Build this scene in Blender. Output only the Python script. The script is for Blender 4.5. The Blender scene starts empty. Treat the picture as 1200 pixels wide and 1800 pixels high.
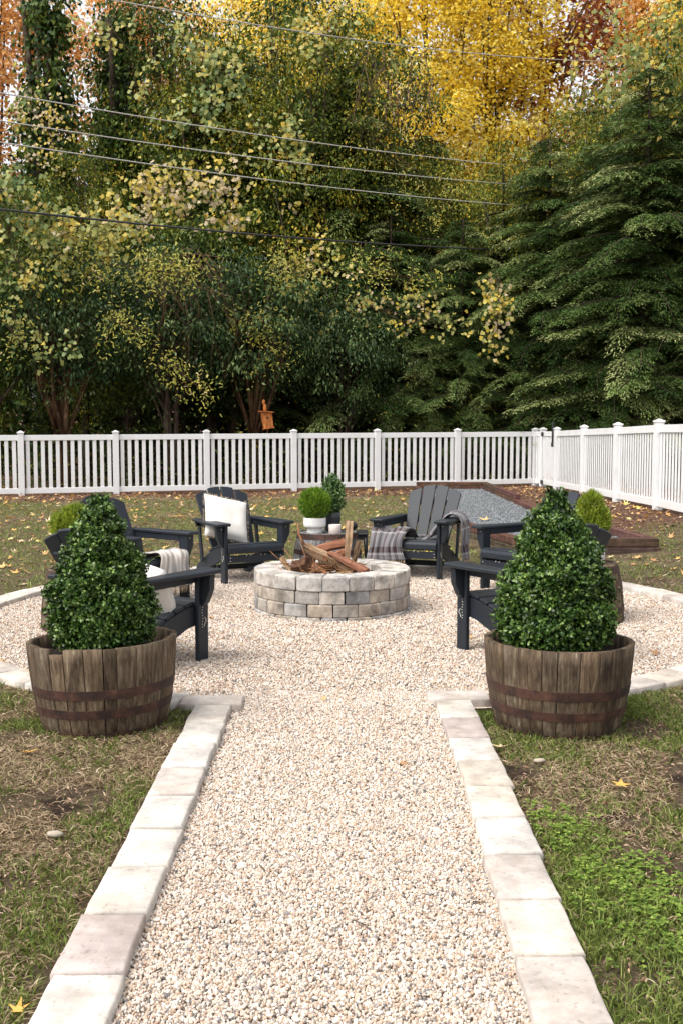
import bpy, bmesh, math, random
import numpy as np
from mathutils import Vector, Matrix, noise as mnoise

random.seed(7)
RNG = np.random.default_rng(11)
R = math.radians
SC = bpy.context.scene
COL = SC.collection

# ------------------------------------------------------------------ camera
cam = bpy.data.cameras.new('camera')
cam.lens = 37.0
cam.sensor_fit = 'VERTICAL'
cam.sensor_width = 24.0
cam.sensor_height = 36.0
cam.clip_start = 0.05
cam.clip_end = 2000.0
camo = bpy.data.objects.new('camera', cam)
COL.objects.link(camo)
camo.location = (0, 0, 1.33)
camo.rotation_euler = (R(90 - 4.328), 0, 0)
SC.camera = camo

# ------------------------------------------------------------------ sky, sun, exposure
SUN_EL, SUN_AZ = 57.0, 238.0           # azimuth clockwise from +y (north): high soft light from the left
world = bpy.data.worlds.new('World')
SC.world = world
world.use_nodes = True
wn = world.node_tree.nodes
wl = world.node_tree.links
bg = wn['Background']
sky = wn.new('ShaderNodeTexSky')
sky.sky_type = 'NISHITA'
sky.sun_disc = False
sky.sun_elevation = R(SUN_EL)
sky.sun_rotation = R(SUN_AZ)
sky.altitude = 100
sky.air_density = 1.0
sky.dust_density = 3.5
sky.ozone_density = 1.0
hsv = wn.new('ShaderNodeHueSaturation')    # thin high overcast: the blue is washed out
hsv.inputs['Saturation'].default_value = 0.15
wl.new(sky.outputs[0], hsv.inputs['Color'])
wl.new(hsv.outputs[0], bg.inputs['Color'])
bg.inputs['Strength'].default_value = 0.15

sun = bpy.data.lights.new('sun', 'SUN')
sun.energy = 1.3
sun.angle = R(40)
sun.color = (1.0, 0.93, 0.83)
suno = bpy.data.objects.new('sun', sun)
COL.objects.link(suno)
az, el = R(SUN_AZ), R(SUN_EL)
sdir = Vector((math.sin(az) * math.cos(el), math.cos(az) * math.cos(el), math.sin(el)))
suno.rotation_euler = sdir.to_track_quat('Z', 'Y').to_euler()
suno.location = (0, 0, 30)

SC.view_settings.view_transform = 'Standard'
SC.view_settings.look = 'None'
SC.view_settings.exposure = 1.05
SC.view_settings.gamma = 1.0
SC.view_settings.use_curve_mapping = False
SC.render.engine = 'CYCLES'
SC.cycles.max_bounces = 6
SC.cycles.diffuse_bounces = 3
SC.cycles.transmission_bounces = 3
SC.cycles.use_denoising = True

# ------------------------------------------------------------------ materials
def srgb(r, g, b):
    f = lambda c: (c / 255 / 12.92) if c / 255 <= 0.04045 else ((c / 255 + 0.055) / 1.055) ** 2.4
    return (f(r), f(g), f(b), 1)

class NT:
    def __init__(s, name, rough=0.7, spec=0.5):
        s.m = bpy.data.materials.new(name)
        s.m.use_nodes = True
        s.t = s.m.node_tree
        s.n = s.t.nodes
        s.l = s.t.links
        s.b = s.n['Principled BSDF']
        s.b.inputs['Roughness'].default_value = rough
        s.b.inputs['Specular IOR Level'].default_value = spec
    def new(s, k, **kw):
        n = s.n.new(k)
        for a, v in kw.items():
            setattr(n, a, v)
        return n
    def put(s, inp, v):
        if hasattr(v, 'is_linked') or isinstance(v, bpy.types.NodeSocket):
            s.l.new(v, inp)
        else:
            inp.default_value = v
    def coord(s, kind='Object', scale=(1, 1, 1)):
        c = s.new('ShaderNodeTexCoord')
        m = s.new('ShaderNodeMapping')
        m.inputs['Scale'].default_value = scale
        s.l.new(c.outputs[kind], m.inputs['Vector'])
        return m.outputs[0]
    def shift(s, vec):          # every object gets its own slice of the noise
        oi = s.new('ShaderNodeObjectInfo')
        m = s.new('ShaderNodeMath', operation='MULTIPLY')
        s.l.new(oi.outputs['Random'], m.inputs[0]); m.inputs[1].default_value = 37.0
        a = s.new('ShaderNodeVectorMath', operation='ADD')
        s.l.new(vec, a.inputs[0]); s.l.new(m.outputs[0], a.inputs[1])
        return a.outputs[0]
    def noise(s, vec, scale=5, detail=4, rough=0.6, dist=0.0):
        n = s.new('ShaderNodeTexNoise')
        n.inputs['Scale'].default_value = scale
        n.inputs['Detail'].default_value = detail
        n.inputs['Roughness'].default_value = rough
        n.inputs['Distortion'].default_value = dist
        s.l.new(vec, n.inputs['Vector'])
        return n.outputs['Fac']
    def voronoi(s, vec, scale, feature='F1', out='Distance'):
        n = s.new('ShaderNodeTexVoronoi', feature=feature)
        n.inputs['Scale'].default_value = scale
        s.l.new(vec, n.inputs['Vector'])
        return n.outputs[out]
    def ramp(s, fac, stops, interp='LINEAR'):
        r = s.new('ShaderNodeValToRGB')
        r.color_ramp.interpolation = interp
        e = r.color_ramp.elements
        while len(e) < len(stops):
            e.new(0.5)
        for i, (p, c) in enumerate(stops):
            e[i].position = p
            e[i].color = c if len(c) == 4 else (*c, 1)
        s.l.new(fac, r.inputs[0])
        return r.outputs[0]
    def mix(s, a, b, fac, mode='MIX'):
        m = s.new('ShaderNodeMix', data_type='RGBA', blend_type=mode)
        s.put(m.inputs[0], fac); s.put(m.inputs[6], a); s.put(m.inputs[7], b)
        return m.outputs[2]
    def objcol(s):
        return s.new('ShaderNodeObjectInfo').outputs['Color']
    def attr(s, name, out='Color'):
        return s.new('ShaderNodeAttribute', attribute_name=name).outputs[out]
    def color(s, c):
        s.put(s.b.inputs['Base Color'], c)
    def bump(s, h, strength=0.3, dist=0.01):
        b = s.new('ShaderNodeBump')
        b.inputs['Strength'].default_value = strength
        b.inputs['Distance'].default_value = dist
        s.l.new(h, b.inputs['Height'])
        s.l.new(b.outputs[0], s.b.inputs['Normal'])

def m_stone(name, lo, hi, bs=60, rough=0.9):
    t = NT(name, rough, 0.3)
    v = t.shift(t.coord())
    n1 = t.noise(v, 7, 5, 0.65)
    c = t.mix(lo, hi, t.ramp(n1, [(0.35, (0, 0, 0)), (0.65, (1, 1, 1))]))
    c = t.mix(c, t.objcol(), 1.0, 'MULTIPLY')
    sp = t.ramp(t.noise(v, 45, 3, 0.7), [(0.30, (0.45, 0.42, 0.4)), (0.42, (1, 1, 1))])
    c = t.mix(c, sp, 0.55, 'MULTIPLY')
    c = t.mix(c, t.ramp(t.noise(v, 3.1, 6, 0.7), [(0.33, (0.80, 0.75, 0.68)), (0.52, (1, 1, 1))]), 0.8, 'MULTIPLY')
    t.color(c)
    t.bump(t.noise(v, bs, 6, 0.7), 0.5, 0.004)
    return t.m

M = {}
M['paver'] = m_stone('paver_stone', srgb(168, 162, 157), srgb(205, 200, 194))
M['block'] = m_stone('wall_block_stone', srgb(116, 114, 112), srgb(196, 192, 187), 40)

def m_vinyl():
    t = NT('white_vinyl', 0.35, 0.4)
    v = t.shift(t.coord())
    c = t.mix((0.74, 0.74, 0.74, 1), (0.64, 0.635, 0.61, 1), t.ramp(t.noise(v, 2.5, 4), [(0.5, (0, 0, 0)), (0.8, (1, 1, 1))]))
    tc = t.new('ShaderNodeTexCoord'); sx = t.new('ShaderNodeSeparateXYZ'); t.l.new(tc.outputs['Object'], sx.inputs[0])
    mr = t.new('ShaderNodeMapRange'); t.l.new(sx.outputs[2], mr.inputs[0])
    mr.inputs[1].default_value = -.22; mr.inputs[2].default_value = -.52; mr.inputs[3].default_value = 0.0; mr.inputs[4].default_value = 1.0
    sp = t.ramp(t.noise(v, 16, 5, 0.75), [(0.5, (0, 0, 0)), (0.62, (1, 1, 1))])
    mm = t.new('ShaderNodeMath', operation='MULTIPLY'); t.l.new(mr.outputs[0], mm.inputs[0]); t.l.new(sp, mm.inputs[1])
    m2 = t.new('ShaderNodeMath', operation='MULTIPLY'); t.l.new(mm.outputs[0], m2.inputs[0]); m2.inputs[1].default_value = .65
    t.color(t.mix(c, (0.30, 0.19, 0.13, 1), m2.outputs[0]))
    return t.m
M['vinyl'] = m_vinyl()

def m_poly():
    t = NT('black_poly_lumber', 0.5, 0.32)
    v = t.shift(t.coord())
    t.color(t.mix((0.011, 0.014, 0.019, 1), (0.018, 0.024, 0.034, 1), t.noise(v, 14, 4)))
    t.bump(t.noise(v, 240, 3), 0.08, 0.001)
    return t.m
M['poly'] = m_poly()

def m_wood(name, cols, sc=(30, 30, 3), rough=0.85, objcol=True, bump=0.5):
    t = NT(name, rough, 0.25)
    v = t.shift(t.coord(scale=sc))
    n = t.noise(v, 1.0, 6, 0.7, 0.4)
    c = t.ramp(n, [(0.25, cols[0]), (0.45, cols[1]), (0.6, cols[2]), (0.75, cols[3])])
    v2 = t.shift(t.coord(scale=(4, 4, 2)))
    c = t.mix(c, t.ramp(t.noise(v2, 2.6, 4, 0.7), [(0.34, (0.30, 0.27, 0.25)), (0.47, (0.8, 0.76, 0.7)), (0.62, (1.15, 1.13, 1.1))]), 0.8, 'MULTIPLY')
    if objcol:
        c = t.mix(c, t.objcol(), 1.0, 'MULTIPLY')
    t.color(c)
    t.bump(n, bump, 0.004)
    return t.m
M['stave'] = m_wood('weathered_oak', [srgb(42, 33, 26), srgb(84, 71, 57), srgb(112, 98, 82), srgb(156, 145, 130)], (55, 55, 6), bump=0.5)
M['stave_dark'] = m_wood('dark_stained_oak', [srgb(62, 54, 52), srgb(100, 98, 98), srgb(134, 136, 140), srgb(160, 162, 166)])
M['timber'] = m_wood('pressure_treated_timber', [srgb(46, 35, 30), srgb(80, 60, 52), srgb(100, 78, 68), srgb(130, 110, 96)], (2, 24, 24))
M['timber_y'] = m_wood('timber_grain', [srgb(50, 34, 28), srgb(86, 56, 46), srgb(108, 72, 60), srgb(134, 104, 86)], (24, 2, 24))
M['log'] = m_wood('split_log', [srgb(78, 60, 48), srgb(142, 118, 96), srgb(182, 158, 132), srgb(214, 196, 174)], (40, 40, 2), bump=0.8)
M['bark'] = m_wood('tree_bark', [srgb(34, 28, 22), srgb(62, 52, 42), srgb(84, 74, 62), srgb(120, 108, 94)], (9, 9, 1.5))
M['nestwood'] = m_wood('birdhouse_wood', [srgb(120, 66, 30), srgb(176, 104, 52), srgb(200, 130, 74), srgb(220, 160, 100)], (22, 22, 3), objcol=False)

def m_rust():
    t = NT('rusty_iron', 0.75, 0.4)
    v = t.shift(t.coord())
    c = t.ramp(t.noise(v, 11, 6, 0.7), [(0.3, srgb(30, 23, 21)), (0.46, srgb(54, 35, 29)), (0.6, srgb(78, 50, 39)), (0.75, srgb(104, 76, 60))])
    t.color(c)
    t.bump(t.noise(v, 120, 4), 0.6, 0.003)
    return t.m
M['rust'] = m_rust()

def m_plain(name, col, rough=0.6, spec=0.5, bump=0.0, bs=80, var=0.15, metal=0.0):
    t = NT(name, rough, spec)
    t.b.inputs['Metallic'].default_value = metal
    v = t.coord()
    d = tuple(c * (1 - var) for c in col[:3]) + (1,)
    t.color(t.mix(col, d, t.noise(v, 9, 4)))
    if bump:
        t.bump(t.noise(v, bs, 4), bump, 0.003)
    return t.m
M['soil'] = m_plain('dark_soil', (0.018, 0.013, 0.01, 1), 0.95, 0.2, 0.8, 60, 0.5)
M['ceramic'] = m_plain('white_ceramic', (0.74, 0.73, 0.71, 1), 0.45, 0.4, 0.15, 120, 0.06)
M['darkpot'] = m_plain('dark_glazed_ceramic', (0.055, 0.062, 0.068, 1), 0.4, 0.5, 0.1, 60, 0.4)
M['wax'] = m_plain('pinkish_wax', (0.72, 0.62, 0.58, 1), 0.5, 0.4, 0.0, 80, 0.08)
M['black'] = m_plain('black_metal', (0.018, 0.02, 0.022, 1), 0.4, 0.5)
M['bolt'] = m_plain('galvanised_bolt', (0.62, 0.60, 0.55, 1), 0.35, 0.5, 0, 80, 0.1, 0.7)
M['wire'] = m_plain('wire_sheath_light', (0.55, 0.53, 0.5, 1), 0.5, 0.4)
M['cable'] = m_plain('black_cable', (0.04, 0.04, 0.045, 1), 0.5, 0.4)
M['ballred'] = m_plain('red_resin', (0.45, 0.02, 0.02, 1), 0.25, 0.6)
M['ballblue'] = m_plain('pale_blue_resin', (0.42, 0.56, 0.62, 1), 0.25, 0.6)
M['rock'] = m_plain('tan_rock', (0.42, 0.36, 0.29, 1), 0.9, 0.2, 0.5, 30, 0.3)
M['char'] = m_plain('charred_dirt', (0.03, 0.022, 0.018, 1), 0.95, 0.2, 0.8, 40, 0.5)

def m_cushion():
    t = NT('white_linen', 0.95, 0.1)
    v = t.coord()
    t.color(t.mix((0.78, 0.75, 0.70, 1), (0.68, 0.65, 0.60, 1), t.noise(v, 6, 4)))
    t.bump(t.noise(v, 160, 3), 0.35, 0.002)
    t.b.inputs['Sheen Weight'].default_value = 0.2
    return t.m
M['linen'] = m_cushion()
M['burlap'] = m_plain('tan_fringe', (0.42, 0.33, 0.24, 1), 0.95, 0.1)

def m_plaid(name, base, stripes_u, stripes_v):
    t = NT(name, 0.95, 0.1)
    uv = t.new('ShaderNodeTexCoord').outputs['UV']
    sx = t.new('ShaderNodeSeparateXYZ'); t.l.new(uv, sx.inputs[0])
    def bands(sock, rep, stops):
        m = t.new('ShaderNodeMath', operation='MULTIPLY'); t.l.new(sock, m.inputs[0]); m.inputs[1].default_value = rep
        f = t.new('ShaderNodeMath', operation='FRACT'); t.l.new(m.outputs[0], f.inputs[0])
        return t.ramp(f.outputs[0], stops, 'CONSTANT')
    c = t.mix(bands(sx.outputs[0], *stripes_u), bands(sx.outputs[1], *stripes_v), 0.5)
    c = t.mix(base, c, 0.9)
    t.color(c)
    t.b.inputs['Sheen Weight'].default_value = 0.3
    t.bump(t.noise(t.coord(), 200, 3), 0.3, 0.002)
    return t.m
_g, _w, _m, _d = srgb(112, 110, 114), srgb(176, 173, 172), srgb(44, 14, 18), srgb(34, 32, 38)
M['plaid'] = m_plaid('maroon_grey_plaid', srgb(132, 124, 124), (3.0, [(0, _g), (0.3, _m), (0.52, _w), (0.56, _g), (0.8, _d)]), (4.0, [(0, _g), (0.35, _m), (0.6, _g), (0.64, _w), (0.7, _g)]))
M['throw'] = m_plaid('cream_grey_stripe', srgb(176, 168, 160), (2.0, [(0, srgb(190, 184, 178)), (0.4, srgb(112, 96, 90)), (0.6, srgb(196, 190, 184)), (0.8, _d)]), (2.0, [(0, srgb(186, 178, 170)), (0.5, _w), (0.8, _g)]))

def m_leaf(name, stops, trans=0.35, rough=0.5, spec=0.4):
    t = NT(name, rough, spec)
    c = t.ramp(t.attr('tint', 'Fac'), stops)
    t.color(c)
    tr = t.new('ShaderNodeBsdfTranslucent')
    t.l.new(c, tr.inputs['Color'])
    mx = t.new('ShaderNodeMixShader')
    mx.inputs[0].default_value = trans
    t.l.new(t.b.outputs[0], mx.inputs[1]); t.l.new(tr.outputs[0], mx.inputs[2])
    t.l.new(mx.outputs[0], t.n['Material Output'].inputs['Surface'])
    return t.m
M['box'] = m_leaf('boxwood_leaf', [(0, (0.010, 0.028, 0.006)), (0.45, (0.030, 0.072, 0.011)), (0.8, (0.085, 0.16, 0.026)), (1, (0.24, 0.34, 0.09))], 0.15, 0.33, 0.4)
M['thuja'] = m_leaf('lime_conifer_sprays', [(0, (0.05, 0.12, 0.012)), (0.5, (0.14, 0.27, 0.02)), (1, (0.30, 0.42, 0.03))], 0.3)
M['thuja_y'] = m_leaf('yellow_conifer_sprays', [(0, (0.10, 0.16, 0.015)), (0.5, (0.24, 0.32, 0.03)), (1, (0.42, 0.46, 0.05))], 0.3)
M['ever'] = m_leaf('evergreen_leaf', [(0, (0.010, 0.022, 0.006)), (0.45, (0.055, 0.098, 0.020)), (0.8, (0.17, 0.23, 0.042)), (1, (0.46, 0.42, 0.06))], 0.2, 0.5, 0.15)  # darkest stop lowered to paint deep shadow in the crowns
M['holly'] = m_leaf('blue_green_leaf', [(0, (0.010, 0.024, 0.009)), (0.5, (0.040, 0.080, 0.026)), (1, (0.17, 0.23, 0.075))], 0.15, 0.5, 0.2)
M['olive'] = m_leaf('olive_green_leaf', [(0, (0.014, 0.026, 0.005)), (0.4, (0.080, 0.120, 0.018)), (0.75, (0.28, 0.30, 0.04)), (0.92, (0.60, 0.46, 0.04)), (1, (0.60, 0.38, 0.06))], 0.25, 0.5, 0.2)
M['mixed'] = m_leaf('turning_leaf', [(0, (0.045, 0.075, 0.02)), (0.5, (0.13, 0.16, 0.03)), (0.75, (0.32, 0.26, 0.03)), (1, (0.40, 0.26, 0.04))], 0.4)
M['hemlock'] = m_leaf('hemlock_needles', [(0, (0.009, 0.021, 0.006)), (0.42, (0.048, 0.090, 0.022)), (0.75, (0.15, 0.22, 0.06)), (1, (0.40, 0.43, 0.18))], 0.15, 0.55, 0.15)  # dark end of the needle colours stands in for black shadow
M['yellow'] = m_leaf('yellow_leaf', [(0, (0.30, 0.24, 0.05)), (0.2, (0.55, 0.38, 0.05)), (0.42, (0.92, 0.66, 0.05)), (0.7, (0.97, 0.82, 0.14)), (1, (0.97, 0.92, 0.50))], 0.6)  # ramp brightened, with a whitish end, to paint a backlit glow
M['orange'] = m_leaf('orange_leaf', [(0, (0.40, 0.16, 0.04)), (0.4, (0.68, 0.34, 0.10)), (0.8, (0.85, 0.55, 0.22)), (1, (0.88, 0.68, 0.38))], 0.55)
M['russet'] = m_leaf('russet_leaf', [(0, (0.16, 0.045, 0.02)), (0.5, (0.36, 0.10, 0.04)), (1, (0.55, 0.2, 0.08))], 0.5)
M['vine'] = m_leaf('vine_leaf', [(0, (0.10, 0.17, 0.05)), (0.35, (0.24, 0.30, 0.09)), (0.6, (0.44, 0.41, 0.12)), (0.8, (0.62, 0.46, 0.05)), (0.92, (0.56, 0.44, 0.16)), (1, (0.52, 0.42, 0.26))], 0.35)
M['ylwsprig'] = m_leaf('yellow_sprig_leaf', [(0, (0.16, 0.20, 0.035)), (0.5, (0.42, 0.40, 0.06)), (0.85, (0.60, 0.52, 0.09)), (1, (0.62, 0.48, 0.24))], 0.35)
M['litter'] = m_leaf('dead_leaf', [(0, (0.20, 0.09, 0.04)), (0.3, (0.42, 0.22, 0.10)), (0.55, (0.62, 0.36, 0.15)), (0.75, (0.72, 0.42, 0.08)), (0.88, (0.70, 0.58, 0.42)), (1, (0.75, 0.64, 0.16))], 0.2, 0.8)
M['grass'] = m_leaf('grass_blade', [(0, (0.07, 0.11, 0.02)), (0.5, (0.18, 0.235, 0.045)), (1, (0.34, 0.38, 0.10))], 0.25, 0.6)
M['straw'] = m_leaf('dry_grass_blade', [(0, (0.17, 0.115, 0.065)), (0.5, (0.38, 0.28, 0.17)), (0.9, (0.56, 0.45, 0.29)), (1, (0.68, 0.58, 0.42))], 0.15, 0.8)
M['clover'] = m_leaf('clover_leaf', [(0, (0.06, 0.12, 0.02)), (0.5, (0.15, 0.25, 0.03)), (1, (0.34, 0.42, 0.08))], 0.3, 0.5)
M['chips'] = m_leaf('bark_chip', [(0, (0.06, 0.028, 0.018)), (0.5, (0.17, 0.085, 0.052)), (1, (0.42, 0.29, 0.20))], 0.0, 0.9)

# ------------------------------------------------------------------ object helpers
def tag(o, label=None, cat=None, group=None, kind=None):
    if label: o['label'] = label
    if cat: o['category'] = cat
    if group: o['group'] = group
    if kind: o['kind'] = kind
    return o

def empty(name, loc=(0, 0, 0), rz=0.0, **kw):
    o = bpy.data.objects.new(name, None)
    o.location = loc
    o.rotation_euler = (0, 0, rz)
    o.empty_display_size = 0.1
    COL.objects.link(o)
    return tag(o, **kw)

def link(name, me, parent=None, mat=None, loc=None, rot=None, color=None):
    o = bpy.data.objects.new(name, me)
    if mat is not None and len(me.materials) == 0:
        me.materials.append(mat)
    if parent: o.parent = parent
    if loc is not None: o.location = loc
    if rot is not None: o.rotation_euler = rot
    if color is not None: o.color = (*color[:3], 1)
    COL.objects.link(o)
    return o

def pymesh(name, v, f, mat=None, smooth=False):
    me = bpy.data.meshes.new(name)
    me.from_pydata([tuple(p) for p in v], [], f)
    me.update()
    if mat: me.materials.append(mat)
    if smooth: me.shade_smooth()
    return me

def bm_mesh(name, bm, mat=None, smooth=False):
    bmesh.ops.recalc_face_normals(bm, faces=bm.faces)
    me = bpy.data.meshes.new(name)
    bm.to_mesh(me); bm.free()
    if mat: me.materials.append(mat)
    if smooth: me.shade_smooth()
    return me

def box_bm(sx, sy, sz, c=(0, 0, 0), bev=0.0, seg=1, bm=None, mtx=None):
    own = bmesh.new()
    r = bmesh.ops.create_cube(own, size=1.0)
    for v in own.verts:
        v.co = Vector((v.co.x * sx, v.co.y * sy, v.co.z * sz))
    if bev:
        bmesh.ops.bevel(own, geom=own.edges[:], offset=bev, segments=seg, affect='EDGES', profile=0.5)
    T = Matrix.Translation(Vector(c))
    if mtx is not None: T = mtx @ T if False else Matrix.Translation(Vector(c)) @ mtx
    own.transform(T)
    if bm is None: return own
    tmp = bpy.data.meshes.new('t'); own.to_mesh(tmp); own.free(); bm.from_mesh(tmp); bpy.data.meshes.remove(tmp)
    return bm

def box_mesh(name, sx, sy, sz, mat, c=(0, 0, 0), bev=0.0, seg=1, mtx=None):
    return bm_mesh(name, box_bm(sx, sy, sz, c, bev, seg, None, mtx), mat)

def prism_bm(pts, t, bev=0.0, axis='x', off=0.0, bm=None):
    """polygon pts (2D) extruded by t, centred on off, along axis; pts are the two other axes in order."""
    own = bmesh.new()
    def P(a, b, w):
        return {'x': (w, a, b), 'y': (a, w, b), 'z': (a, b, w)}[axis]
    A = [own.verts.new(P(a, b, off - t / 2)) for a, b in pts]
    B = [own.verts.new(P(a, b, off + t / 2)) for a, b in pts]
    own.faces.new(A); own.faces.new(B[::-1])
    n = len(pts)
    for i in range(n):
        own.faces.new((A[i], B[i], B[(i + 1) % n], A[(i + 1) % n]))
    bmesh.ops.recalc_face_normals(own, faces=own.faces)
    if bev:
        bmesh.ops.bevel(own, geom=own.edges[:], offset=bev, segments=1, affect='EDGES')
    if bm is None: return own
    tmp = bpy.data.meshes.new('t'); own.to_mesh(tmp); own.free(); bm.from_mesh(tmp); bpy.data.meshes.remove(tmp)
    return bm

def tube(pts, radii, seg=7, close=True):
    """tapered tube through pts -> verts, faces"""
    V, F = [], []
    n = len(pts)
    up0 = Vector((0.13, 0.97, 0.2))
    for i, p in enumerate(pts):
        p = Vector(p)
        a = Vector(pts[max(i - 1, 0)]); b = Vector(pts[min(i + 1, n - 1)])
        d = (b - a).normalized()
        s = d.cross(up0)
        if s.length < 1e-3: s = d.cross(Vector((1, 0, 0)))
        s.normalize(); u = s.cross(d)
        for k in range(seg):
            t = 2 * math.pi * k / seg
            V.append(p + (s * math.cos(t) + u * math.sin(t)) * radii[i])
    for i in range(n - 1):
        for k in range(seg):
            k2 = (k + 1) % seg
            F.append((i * seg + k, i * seg + k2, (i + 1) * seg + k2, (i + 1) * seg + k))
    if close:
        F.append(tuple(range(seg))[::-1]); F.append(tuple(range((n - 1) * seg, n * seg)))
    return V, F

class Acc:
    def __init__(s): s.v, s.f = [], []
    def add(s, V, F):
        o = len(s.v); s.v += [tuple(p) for p in V]; s.f += [tuple(i + o for i in q) for q in F]
    def mesh(s, name, mat, smooth=True): return pymesh(name, s.v, s.f, mat, smooth)

def lathe(name, prof, mat, seg=40, smooth=True, loc=(0, 0, 0), cap=True, ridge=0.0):
    V, F = [], []
    n = len(prof)
    for k in range(seg):
        t = 2 * math.pi * k / seg
        w = 1 + (ridge if k % 2 else 0)
        for r, z in prof: V.append((loc[0] + r * w * math.cos(t), loc[1] + r * w * math.sin(t), loc[2] + z))
    for k in range(seg):
        k2 = (k + 1) % seg
        for i in range(n - 1): F.append((k * n + i, k2 * n + i, k2 * n + i + 1, k * n + i + 1))
    if cap:
        F.append(tuple(k * n for k in range(seg))[::-1]); F.append(tuple(k * n + n - 1 for k in range(seg)))
    return pymesh(name, V, F, mat, smooth)

def fast_mesh(name, V, F, mat, tint=None, smooth=False):
    """V (n,3), F (m,k) arrays; tint per vertex"""
    V = np.asarray(V, np.float32); F = np.asarray(F, np.int32)
    me = bpy.data.meshes.new(name)
    me.vertices.add(len(V)); me.vertices.foreach_set('co', V.ravel())
    k = F.shape[1]
    me.loops.add(F.size); me.loops.foreach_set('vertex_index', F.ravel())
    me.polygons.add(len(F)); me.polygons.foreach_set('loop_start', np.arange(0, F.size, k, dtype=np.int32))
    me.update(calc_edges=True)
    if tint is not None:
        a = me.attributes.new('tint', 'FLOAT', 'POINT')
        a.data.foreach_set('value', np.asarray(tint, np.float32))
    me.materials.append(mat)
    if smooth: me.shade_smooth()
    return me

def unit(a): return a / np.maximum(np.linalg.norm(a, axis=-1, keepdims=True), 1e-9)

KITE = np.array([(0, 0), (0.42, 0.5), (1, 0), (0.42, -0.5)])
def leaves(P, D, N, L, W, rng, fold=0.12, shape=KITE):
    """kite leaves: base P, direction D, normal N; two triangles folded along the mid rib"""
    n = len(P)
    D = unit(D); S = unit(np.cross(N, D)); U = np.cross(D, S)
    L = np.broadcast_to(np.asarray(L, float), (n,)); W = np.broadcast_to(np.asarray(W, float), (n,))
    k = len(shape)
    V = np.empty((n, k, 3))
    for i, (a, b) in enumerate(shape):
        V[:, i] = P + D * (a * L)[:, None] + S * (b * W)[:, None] + U * (abs(b) * fold * 2 * W - a * a * 0.12 * L)[:, None]
    F = (np.arange(n)[:, None] * k + np.arange(k)[None]).astype(np.int32)
    return V.reshape(-1, 3), F

def rand_dirs(n, rng):
    return unit(rng.normal(size=(n, 3)))

def tri_split(F4):
    return np.concatenate([F4[:, [0, 1, 2]], F4[:, [0, 2, 3]]])

# ------------------------------------------------------------------ ground
CX, CY, RO, RI = 0.02, 7.60, 2.80, 2.60            # round gravel patio: centre, outer and inner radius of its edging
def sstep(a, b, x):
    t = np.clip((x - a) / (b - a), 0, 1); return t * t * (3 - 2 * t)
def hz(x, y):
    x = np.asarray(x, float); y = np.asarray(y, float)
    h = 0.15 * sstep(2.6, 4.6, x) * (1 - 0.62 * sstep(15, 25, y)) * sstep(9, 13, y)
    h = h + 0.012 * np.sin(x * 1.7 + 0.5) * np.sin(y * 1.3) * sstep(2.9, 3.6, np.hypot(x - CX, y - CY)) * sstep(0.8, 1.4, np.abs(x))
    h = h + 3.5 * sstep(34, 70, y)  # rise added behind the woods to block light from the horizon
    return h
def in_gravel(x, y, m=0.0):
    return (np.hypot(x - CX, y - CY) < RI + 0.12 + m) | ((np.abs(x + 0.035) < 0.55 + m) & (y < 5.4))
def in_court(x, y, m=0.0):
    return (x > 1.55 - m) & (x < 3.45 + m) & (y > 11.2 - m) & (y < 22.6 + m)
def mulchiness(x, y):
    fence_y = 23.78 + 0.266 * (x + 0)              # back fence line
    a = sstep(2.6, 1.0, fence_y - y - 0.5 * np.sin(x * 1.9))
    b = sstep(2.75, 3.35, x + 0.25 * np.sin(y * 1.1)) * sstep(12.4, 14.2, y + 0.3 * np.sin(x * 4))
    return np.clip(np.maximum(a, b) + (y > fence_y), 0, 1)
def greenness(x, y):
    v = np.array([mnoise.fractal(Vector((float(a) * 0.9, float(b) * 0.9, 3.1)), 0.8, 2.0, 3) for a, b in zip(np.ravel(x), np.ravel(y))])
    v2 = np.array([mnoise.noise(Vector((float(a) * 3.2, float(b) * 3.2, 8.1))) for a, b in zip(np.ravel(x), np.ravel(y))])
    return (0.5 + 0.75 * v + 0.35 * v2).reshape(np.shape(x))

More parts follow.
